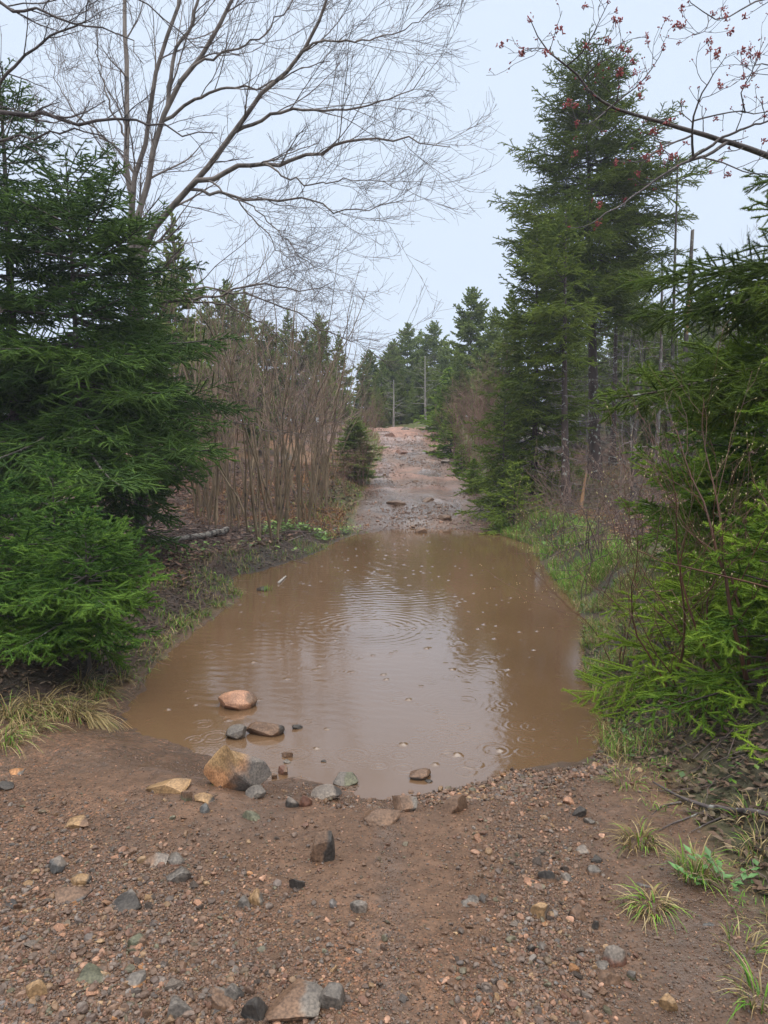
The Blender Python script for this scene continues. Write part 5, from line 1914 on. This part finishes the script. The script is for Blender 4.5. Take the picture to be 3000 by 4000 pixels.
def paint_mix(c1, c2, axis=0, thr=0.0, amp=.5):
    def f(U, V, rng_):
        n_ = fbm3(V, 12, 4, int(rng_.integers(999)))
        k = sstep(-.06, .06, U[:, axis] - thr + amp * n_)[:, None]
        c = np.array(PAL[c1]) * (1 - k) + np.array(PAL[c2]) * k
        return np.concatenate([c * (1 + .3 * n_[:, None]), np.ones((len(c), 1))], 1).clip(0.005, 1)
    return f


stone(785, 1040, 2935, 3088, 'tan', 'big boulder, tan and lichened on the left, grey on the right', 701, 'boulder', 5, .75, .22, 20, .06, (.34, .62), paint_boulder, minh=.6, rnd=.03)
stone(840, 990, 2695, 2778, 'pink', 'rounded pink-orange granite rock standing in the water', 702, 'rock', 5, .75, .3, 7, .06, (.68, .95), paint_mix('pink', 'brown', 0, .22, .6), cat='rock')
stone(878, 955, 2832, 2893, 'grey', 'grey rock with a peaked top in the water beside a longer one', 703, 'rock', 5, .8, .3, 9, .07, (.45, .8), cat='rock')
stone(958, 1103, 2815, 2883, 'brown', 'long reddish grey rock with a black end in the water', 704, 'rock', 5, .6, .3, 8, .06, (.5, .85), paint_mix('brown', 'dark', 0, .36, .4), cat='rock')
stone(1140, 1180, 2833, 2853, 'dark', 'tiny dark stone just breaking the water', 705, depth=.6)
stone(955, 1032, 3066, 3120, 'grey', 'grey angular stone at the foot of the big boulder', 706, level=5)
stone(1302, 1396, 3015, 3072, 'green', 'mossy grey stone on the near waterline', 707, level=5, paint=paint_mix('grey', 'green', 0, .1, .8))
stone(1600, 1684, 3005, 3053, 'brown', 'brown stone alone in the shallow near water', 708, level=5, paint=paint_mix('dark', 'brown', 2, .2, .7))
stone(1208, 1302, 3255, 3372, 'brown', 'upright pointed dark brown stone in the gravel', 709, level=5, depth=.6, minh=.8, cuts=13, cut=(.38, .75), paint=paint_mix('brown', 'dark', 0, .1, .7))
HERO = [(1085, 1122, 2993, 3030, 'red', 'dark round stone close to the near waterline'),
        (1098, 1142, 2935, 2962, 'brown', 'flat brown stone awash in the near water'),
        (1108, 1138, 2968, 2986, 'dark', 'small dark stone awash beside the flat brown one'),
        (1252, 1275, 2970, 2980, 'dark', 'tiny stone awash between the boulder and the brown stone'),
        (1060, 1082, 3020, 3045, 'brown', 'brown pebble on the near waterline right of the boulder'),
        (1660, 1690, 3048, 3060, 'dark', 'tiny black stone at the lip of the near water'),
        (1535, 1628, 3098, 3172, 'brown', 'muddy broken stone at the middle of the near shore'),
        (1730, 1830, 3105, 3182, 'brown', 'muddy ridge-like stone right of the middle of the near shore'),
        (1425, 1562, 3168, 3232, 'brown', 'flat brown slab sunk in the gravel below the water'),
        (1215, 1330, 3080, 3125, 'pale', 'pale wet flat stone behind the near shoreline'),
        (1165, 1215, 3080, 3155, 'red', 'reddish stone standing on edge beside the pale wet one'),
        (1115, 1165, 3110, 3158, 'dark', 'dark wedge stone next to the reddish standing one'),
        (250, 336, 3188, 3236, 'tan', 'flat tan stone alone on the smooth left mud'),
        (645, 732, 3393, 3452, 'grey', 'angular grey stone with a pale top left of centre'),
        (640, 716, 3330, 3388, 'red', 'dark reddish stone, right half of a close pair'),
        (535, 640, 3345, 3388, 'brown', 'flat brown stone, left half of a close pair'),
        (945, 1010, 3163, 3212, 'green', 'dark green-grey stone in front of the big boulder'),
        (1130, 1186, 3428, 3486, 'pink', 'rounded pitted pink stone in the middle of the gravel'),
        (965, 1022, 3458, 3545, 'tan', 'tan wedge leaning on a grey stone'),
        (925, 975, 3500, 3556, 'grey', 'grey stone with a tan wedge leaning on it'),
        (195, 316, 3468, 3540, 'slate', 'long grey slab at the left'),
        (270, 342, 3420, 3470, 'tan', 'two-toned tan stone above the long grey slab'),
        (420, 532, 3508, 3572, 'dark', 'thin dark sliver of slate standing in the sand'),
        (178, 240, 3360, 3420, 'slate', 'blue-grey stone at the left of the gravel'),
        (495, 562, 3662, 3718, 'green', 'greenish stone among the left pebbles'),
        (98, 170, 3838, 3902, 'tan', 'yellow-tan stone near the bottom left corner'),
        (488, 552, 3808, 3862, 'orange', 'orange-brown rounded stone near the bottom left'),
        (290, 392, 3808, 3852, 'green', 'flat greenish slab near the bottom left'),
        (650, 752, 3918, 4010, 'grey', 'square grey stone on the bottom edge'),
        (945, 1042, 3908, 4005, 'slate', 'grey stone with a slanting face on the bottom edge'),
        (1050, 1232, 3900, 4000, 'brown', 'largest flat brown slab on the bottom edge'),
        (1243, 1337, 3850, 3952, 'grey', 'bulky grey stone near the middle of the bottom edge'),
        (1288, 1338, 3915, 3958, 'pink', 'small pink stone against the bulky grey one'),
        (860, 940, 3860, 3930, 'grey', 'grey block left of the slanting stone near the bottom'),
        (830, 905, 3880, 3970, 'brown', 'brown block beside the grey block near the bottom'),
        (2368, 2455, 3712, 3795, 'red', 'dark rounded stone at the right of the foreground'),
        (2330, 2386, 3760, 3802, 'grey', 'small grey stone touching the dark rounded one'),
        (2340, 2428, 3798, 3862, 'brown', 'brown stone just below the dark rounded one'),
        (2458, 2492, 3783, 3838, 'green', 'greenish upright stone right of the dark rounded one'),
        (2080, 2148, 3522, 3602, 'tan', 'tan and grey stone standing in the right gravel'),
        (2050, 2112, 3438, 3472, 'pink', 'flat pink stone in the right gravel'),
        (2108, 2172, 3400, 3452, 'brown', 'pinkish brown block in the right gravel'),
        (2198, 2236, 3410, 3450, 'pale', 'pale grey stone in the right gravel'),
        (2592, 2652, 3902, 3962, 'tan', 'round tan stone alone at the bottom right'),
        (2755, 2822, 3380, 3432, 'tan', 'smooth tan stone beside the largest green tuft'),
        (2238, 2294, 3153, 3196, 'dark', 'dark flat stone high on the right gravel'),
        (2204, 2246, 3113, 3146, 'pink', 'round pinkish stone high on the right gravel'),
        (2284, 2326, 3193, 3226, 'grey', 'grey stone just below the dark flat one'),
        (2255, 2308, 3302, 3342, 'pale', 'pale brown stone midway down the right gravel'),
        (2310, 2354, 3343, 3376, 'dark', 'black shiny stone midway down the right gravel'),
        (1800, 1872, 3508, 3548, 'pale', 'flat pale stone sunk in mud right of centre'),
        (1370, 1432, 3518, 3572, 'grey', 'wet grey stone in the middle of the gravel'),
        (0, 60, 3520, 3562, 'dark', 'dark stone at the left edge'),
        (-30, 40, 3050, 3095, 'tan', 'tan stone at the left edge above the mud'),
        (20, 80, 3010, 3030, 'orange', 'thin orange slab at the left edge above the mud'),
        (560, 720, 3068, 3105, 'tan', 'broken tan slabs left of the big boulder'),
        (700, 745, 3082, 3130, 'green', 'green-grey stone left of the big boulder'),
        (750, 830, 3110, 3140, 'tan', 'tan chips at the left foot of the big boulder'),
        (775, 815, 3140, 3180, 'slate', 'blue-grey chip below the boulder'),
        (2060, 2100, 3690, 3730, 'dark', 'black stone in the lower right gravel'),
        (2310, 2350, 3590, 3640, 'dark', 'dark chip on the right edge of the gravel band'),
        (2230, 2290, 3540, 3600, 'brown', 'brown stone beside the tan and grey one'),
        (2300, 2350, 3385, 3430, 'brown', 'red-brown stone on the edge of the right mud'),
        (2750, 2800, 3600, 3630, 'slate', 'blue-grey slate chip in the right dark litter')]
for i, (a, b, c, d, cl, lab) in enumerate(HERO):
    k2 = ['brown', 'dark', 'grey', 'pale'][i % 4]
    stone(a, b, c, d, cl, lab, 720 + i, level=4, cuts=12 + i % 7, cut=(.38, .78), rough=.10, rnd=.18, paint=paint_mix(cl, k2, i % 3, .25, .8), depth=[.9, .7, 1.0, .8][i % 4], sink=.40, minh=.24, maxh=.8)

# slabs and ledges on the climb
for i, (a, b, c, d, cl, lab) in enumerate([(1615, 1672, 2058, 2082, 'brown', 'stone at the far waterline below the track'), (1508, 1590, 1950, 1978, 'brown', 'brown slab at the foot of the climb on the left'),
                                           (1650, 1700, 1938, 1962, 'brown', 'dull brown slab at the middle of the foot of the climb'), (1700, 1770, 2005, 2035, 'brown', 'low brown slab right of the streamlet on the track'),
                                           (1540, 1600, 1740, 1775, 'red', 'dull reddish ledge on the upper left of the track'), (1660, 1712, 1752, 1772, 'brown', 'brown ledge on the upper middle of the track'),
                                           (1722, 1770, 1790, 1812, 'pale', 'pale grey slab on the right edge of the climb'), (1780, 1815, 1855, 1875, 'grey', 'grey rock on the right verge of the climb'),
                                           (1565, 1600, 1665, 1680, 'pale', 'pale rock on the crest of the track'), (1610, 1640, 1868, 1885, 'brown', 'brown hump in the middle of the climb'),
                                           (1500, 1545, 1690, 1705, 'red', 'reddish ledge at the left end of the crest')]):
    stone(a, b, c, d, cl, lab, 800 + i, 'ledge_rock', 4, .9, .45, 9, .07, (.5, .8), minh=.16, maxh=.35, cat='rock')

# loose middling stones: things one could count
rng = np.random.default_rng(900)
shapes = []
for i in range(10):
    V, F = rock_shape(rng, 3, 14, .07, (.33, .70))
    lo, hi = V.min(0), V.max(0)
    V = (V - (lo + hi) / 2) / (hi - lo).max()
    V[:, 2] *= .8
    shapes.append((V, F))
smesh = [mesh_data('stone', V, F, M['rock'], False, {'col': np.zeros((len(V), 4), np.float32)}) for V, F in shapes]


def stony_density(x, y):
    d = np.clip(.12 + 1.5 * sstep(-.06, .14, fbm(x * 1.1, y * .8, 3, 81)), 0, 1)
    pxx = 1500 + x / y * FPX
    pyy = 1750 + CAMZ / y * FPX
    lowl = sstep(3350, 3800, pyy) * sstep(1400, 500, pxx)                    # bottom left pebbles
    band = np.exp(-((pxx - (2060 + (pyy - 3100) * .12)) / 230) ** 2)           # gravel band on the right
    shore = sstep(3350, 3100, pyy) * sstep(1300, 1900, pxx)
    smooth = sstep(1100, 500, pxx) * sstep(3350, 3100, pyy) * .9              # bare mud at left
    smoothr = sstep(2360, 2460, pxx) * .7
    return np.clip(.30 * d + .9 * lowl + .85 * band + .7 * shore, 0, 1) * (1 - smooth) * (1 - smoothr)


def scatter_screen(n, py0, py1, px0=-500, px1=3500, dens=stony_density):
    px = rng.uniform(px0, px1, n)
    py = rng.uniform(py0, py1, n)
    d = np.stack([(px - 1500) / FPX, (2000 - py) / FPX], 1)
    c_, s_ = math.cos(PITCH), math.sin(PITCH)
    dy, dz = c_ + d[:, 1] * s_, -s_ + d[:, 1] * c_
    k = (.08 - CAMZ) / dz
    x, y = d[:, 0] * k, dy * k
    ok = (poly_sd(POND, x, y) > .03) & (poly_sd(BARE, x, y) < .05) & (rng.uniform(0, 1, n) < dens(x, y))
    return x[ok], y[ok]


PAL = {k: tuple(.8 * a + .2 * b for a, b in zip(v, (.15, .09, .06))) for k, v in PAL.items()}
KIND = ['grey', 'dark', 'brown', 'pink', 'tan', 'green', 'red', 'slate', 'orange', 'pale']
KW = np.array([.17, .16, .24, .10, .07, .08, .08, .06, .02, .02])
WORD = {'grey': 'small grey', 'dark': 'small blackish', 'brown': 'small mud brown', 'pink': 'small pinkish', 'tan': 'small tan', 'green': 'small greenish grey', 'red': 'small dull red', 'slate': 'small blue-grey',
        'orange': 'small orange', 'pale': 'small pale'}
x, y = scatter_screen(1500, 3080, 4150, -200, 3200)
n_st = min(200, len(x))
for i in range(n_st):
    kd = KIND[rng.choice(len(KIND), p=KW / KW.sum())]
    s_ = np.clip(rng.lognormal(math.log(.027), .34), .016, .06)
    o = link('stone', smesh[i % 10], None, (x[i], y[i], hz(x[i], y[i]) + s_ * .04))
    o.scale = (s_ * rng.uniform(.8, 1.3), s_ * rng.uniform(.7, 1.1), s_ * rng.uniform(.55, 1.0))
    o.rotation_euler = (rng.uniform(-.5, .5), rng.uniform(-.5, .5), rng.uniform(0, 6.3))
    cc = np.array(PAL[kd]) * rng.uniform(.8, 1.2)
    o.color = (*cc, 1)
    tag(o, WORD[kd] + ' angular stone lying loose in the foreground gravel', 'stone', WORD[kd] + ' stones in the foreground gravel')

# gravel: one mass
gg = Geo()
palA = np.array([PAL[k] for k in KIND])


def gravel(x, y, size, level, sink=.15, mud_lo=0.0, mud_c=(.115, .066, .043)):
    n = len(x)
    z = h(x, y)
    which = rng.integers(8, size=n)
    base = []
    for j in range(8):
        V, F = rock_shape(rng, level, 6, 0 if level == 1 else .05, (.45, .85))
        lo, hi = V.min(0), V.max(0)
        base.append(((V - (lo + hi) / 2) / (hi - lo).max(), F))
    for j in range(8):
        ids = np.where(which == j)[0]
        if not len(ids):
            continue
        V, F = base[j]
        m = len(ids)
        a = rng.uniform(0, 2 * pi, m)
        t_ = rng.normal(0, .5, m)
        sc_ = size[ids][:, None] * np.stack([rng.uniform(.8, 1.3, m), rng.uniform(.7, 1.1, m), rng.uniform(.5, .9, m)], 1)
        W = V[None] * sc_[:, None]
        ct, st_ = np.cos(t_)[:, None], np.sin(t_)[:, None]
        X, Y, Z = W[..., 0], W[..., 1] * ct - W[..., 2] * st_, W[..., 1] * st_ + W[..., 2] * ct
        ca, sa = np.cos(a)[:, None], np.sin(a)[:, None]
        W = np.stack([X * ca - Y * sa, X * sa + Y * ca, Z], -1)
        W += np.stack([x[ids], y[ids], z[ids] + size[ids] * sink], 1)[:, None]
        c = palA[rng.choice(len(KIND), size=m, p=KW / KW.sum())] * rng.uniform(.6, 1.15, (m, 1))
        mudmix = rng.uniform(mud_lo, .85, (m, 1))
        c = c * (1 - mudmix) + np.array(mud_c) * mudmix
        c = np.concatenate([c, np.ones((m, 1))], 1)
        FF = (F[None] + (np.arange(m) * len(V))[:, None, None]).reshape(-1, 3)
        gg.add(W.reshape(-1, 3), FF, col=np.repeat(c, len(V), 0))


x, y = scatter_screen(36000, 2990, 4200)
gravel(x, y, np.clip(rng.lognormal(math.log(.0098), .45, len(x)), .005, .032), 2)
x, y = scatter_screen(120000, 2950, 4200, dens=lambda x, y: np.clip(stony_density(x, y) + .22, 0, 1))
gravel(x, y, np.clip(rng.lognormal(math.log(.0052), .35, len(x)), .0025, .011), 1, .2)
# coarser stones washed out along the near shore, some standing in the water
px = rng.uniform(1000, 2480, 26000)
py = rng.uniform(2900, 3330, 26000)
y = CAMZ * FPX / (py - 1750 + 1e-6) * .985
x = (px - 1500) / FPX * y
sdp = poly_sd(POND, x, y)
ok = (sdp > -.05) & (sdp < .42) & (y < 4.4) & (poly_sd(BARE, x, y) < -.02) & (rng.uniform(0, 1, len(x)) < (.25 + .75 * sstep(1500, 1950, px)) * np.where(sdp < 0, .18, 1) * clump(x, y, 2.2, 97) * (1.1 - sdp / .45))
x, y = x[ok], y[ok]
gravel(x, y, np.clip(rng.lognormal(math.log(.0135), .42, len(x)), .006, .04), 2, .25)
# rubble on the climb
n = 14000
y = 13.9 + 17.5 * rng.uniform(0, 1, n) ** 1.3
xc, w = np.interp(y, TY, T_XC), np.interp(y, TY, T_W)
x = xc + rng.uniform(-1.1, 1.15, n) * w
ok = (rng.uniform(0, 1, n) < np.clip(.08 + 2.0 * fbm(x * .9, y * .5, 3, 91) + .9 * np.exp(-((y - 15.2) / 1.0) ** 2) * np.exp(-((x - xc) / .8) ** 2) + .35 * sstep(19, 24, y), 0, 1)) & (poly_sd(POND, x, y) > .03)
x, y = x[ok], y[ok]
gravel(x, y, np.clip(rng.lognormal(math.log(.028), .5, len(x)), .012, .11), 2, .0, .35, (.150, .092, .070))
o = link('gravel', gg.mesh('gravel', M['stone']))
tag(o, 'wet brown gravel and rubble covering the track', 'gravel', kind='stuff')

# clod with a grass sprig in the water near the left bank
x, y = gxy(1020, 2302)
clod = stone(1000, 1042, 2288, 2310, 'dark', 'dark clod with grass sticking out of the water at left', 850, 'mud_clod', 4, .8, .3, 5, .1, cat='clod')
rng2 = np.random.default_rng(3)
V, F, c = blades(np.stack([rng2.normal(.05, .03, 40), rng2.normal(0, .03, 40), 0 * rng2.normal(size=40)], 1), rng2.uniform(0, 6.28, 40), rng2.uniform(.05, .11, 40), rng2.uniform(.1, .7, 40), np.full(40, .006), pick(rng2, 40, GREEN))
link('grass', mesh_data('grass', V, F, M['grass'], False, {'col': c}), clod)

# ------------------------------------------------------------------ rain haze
hb = bmesh.new()
bmesh.ops.create_cube(hb, size=1.0)
hme = bpy.data.meshes.new('haze')
hb.to_mesh(hme)
hb.free()
hm, hn, hl, hbsdf = new_mat('rain_haze')
hn.remove(hbsdf)
pv = hn.new('ShaderNodeVolumePrincipled')
pv.inputs['Color'].default_value = (0.86, 0.92, 1.0, 1)
pv.inputs['Density'].default_value = 0.0016
pv.inputs['Anisotropy'].default_value = 0.2
hl.new(pv.outputs[0], hn['Material Output'].inputs['Volume'])
hme.materials.append(hm)
haze = link('haze', hme)
haze.location = (0, 0, 8)
haze.scale = (900, 900, 30)
tag(haze, 'thin rain haze between the trees', 'haze', kind='stuff')
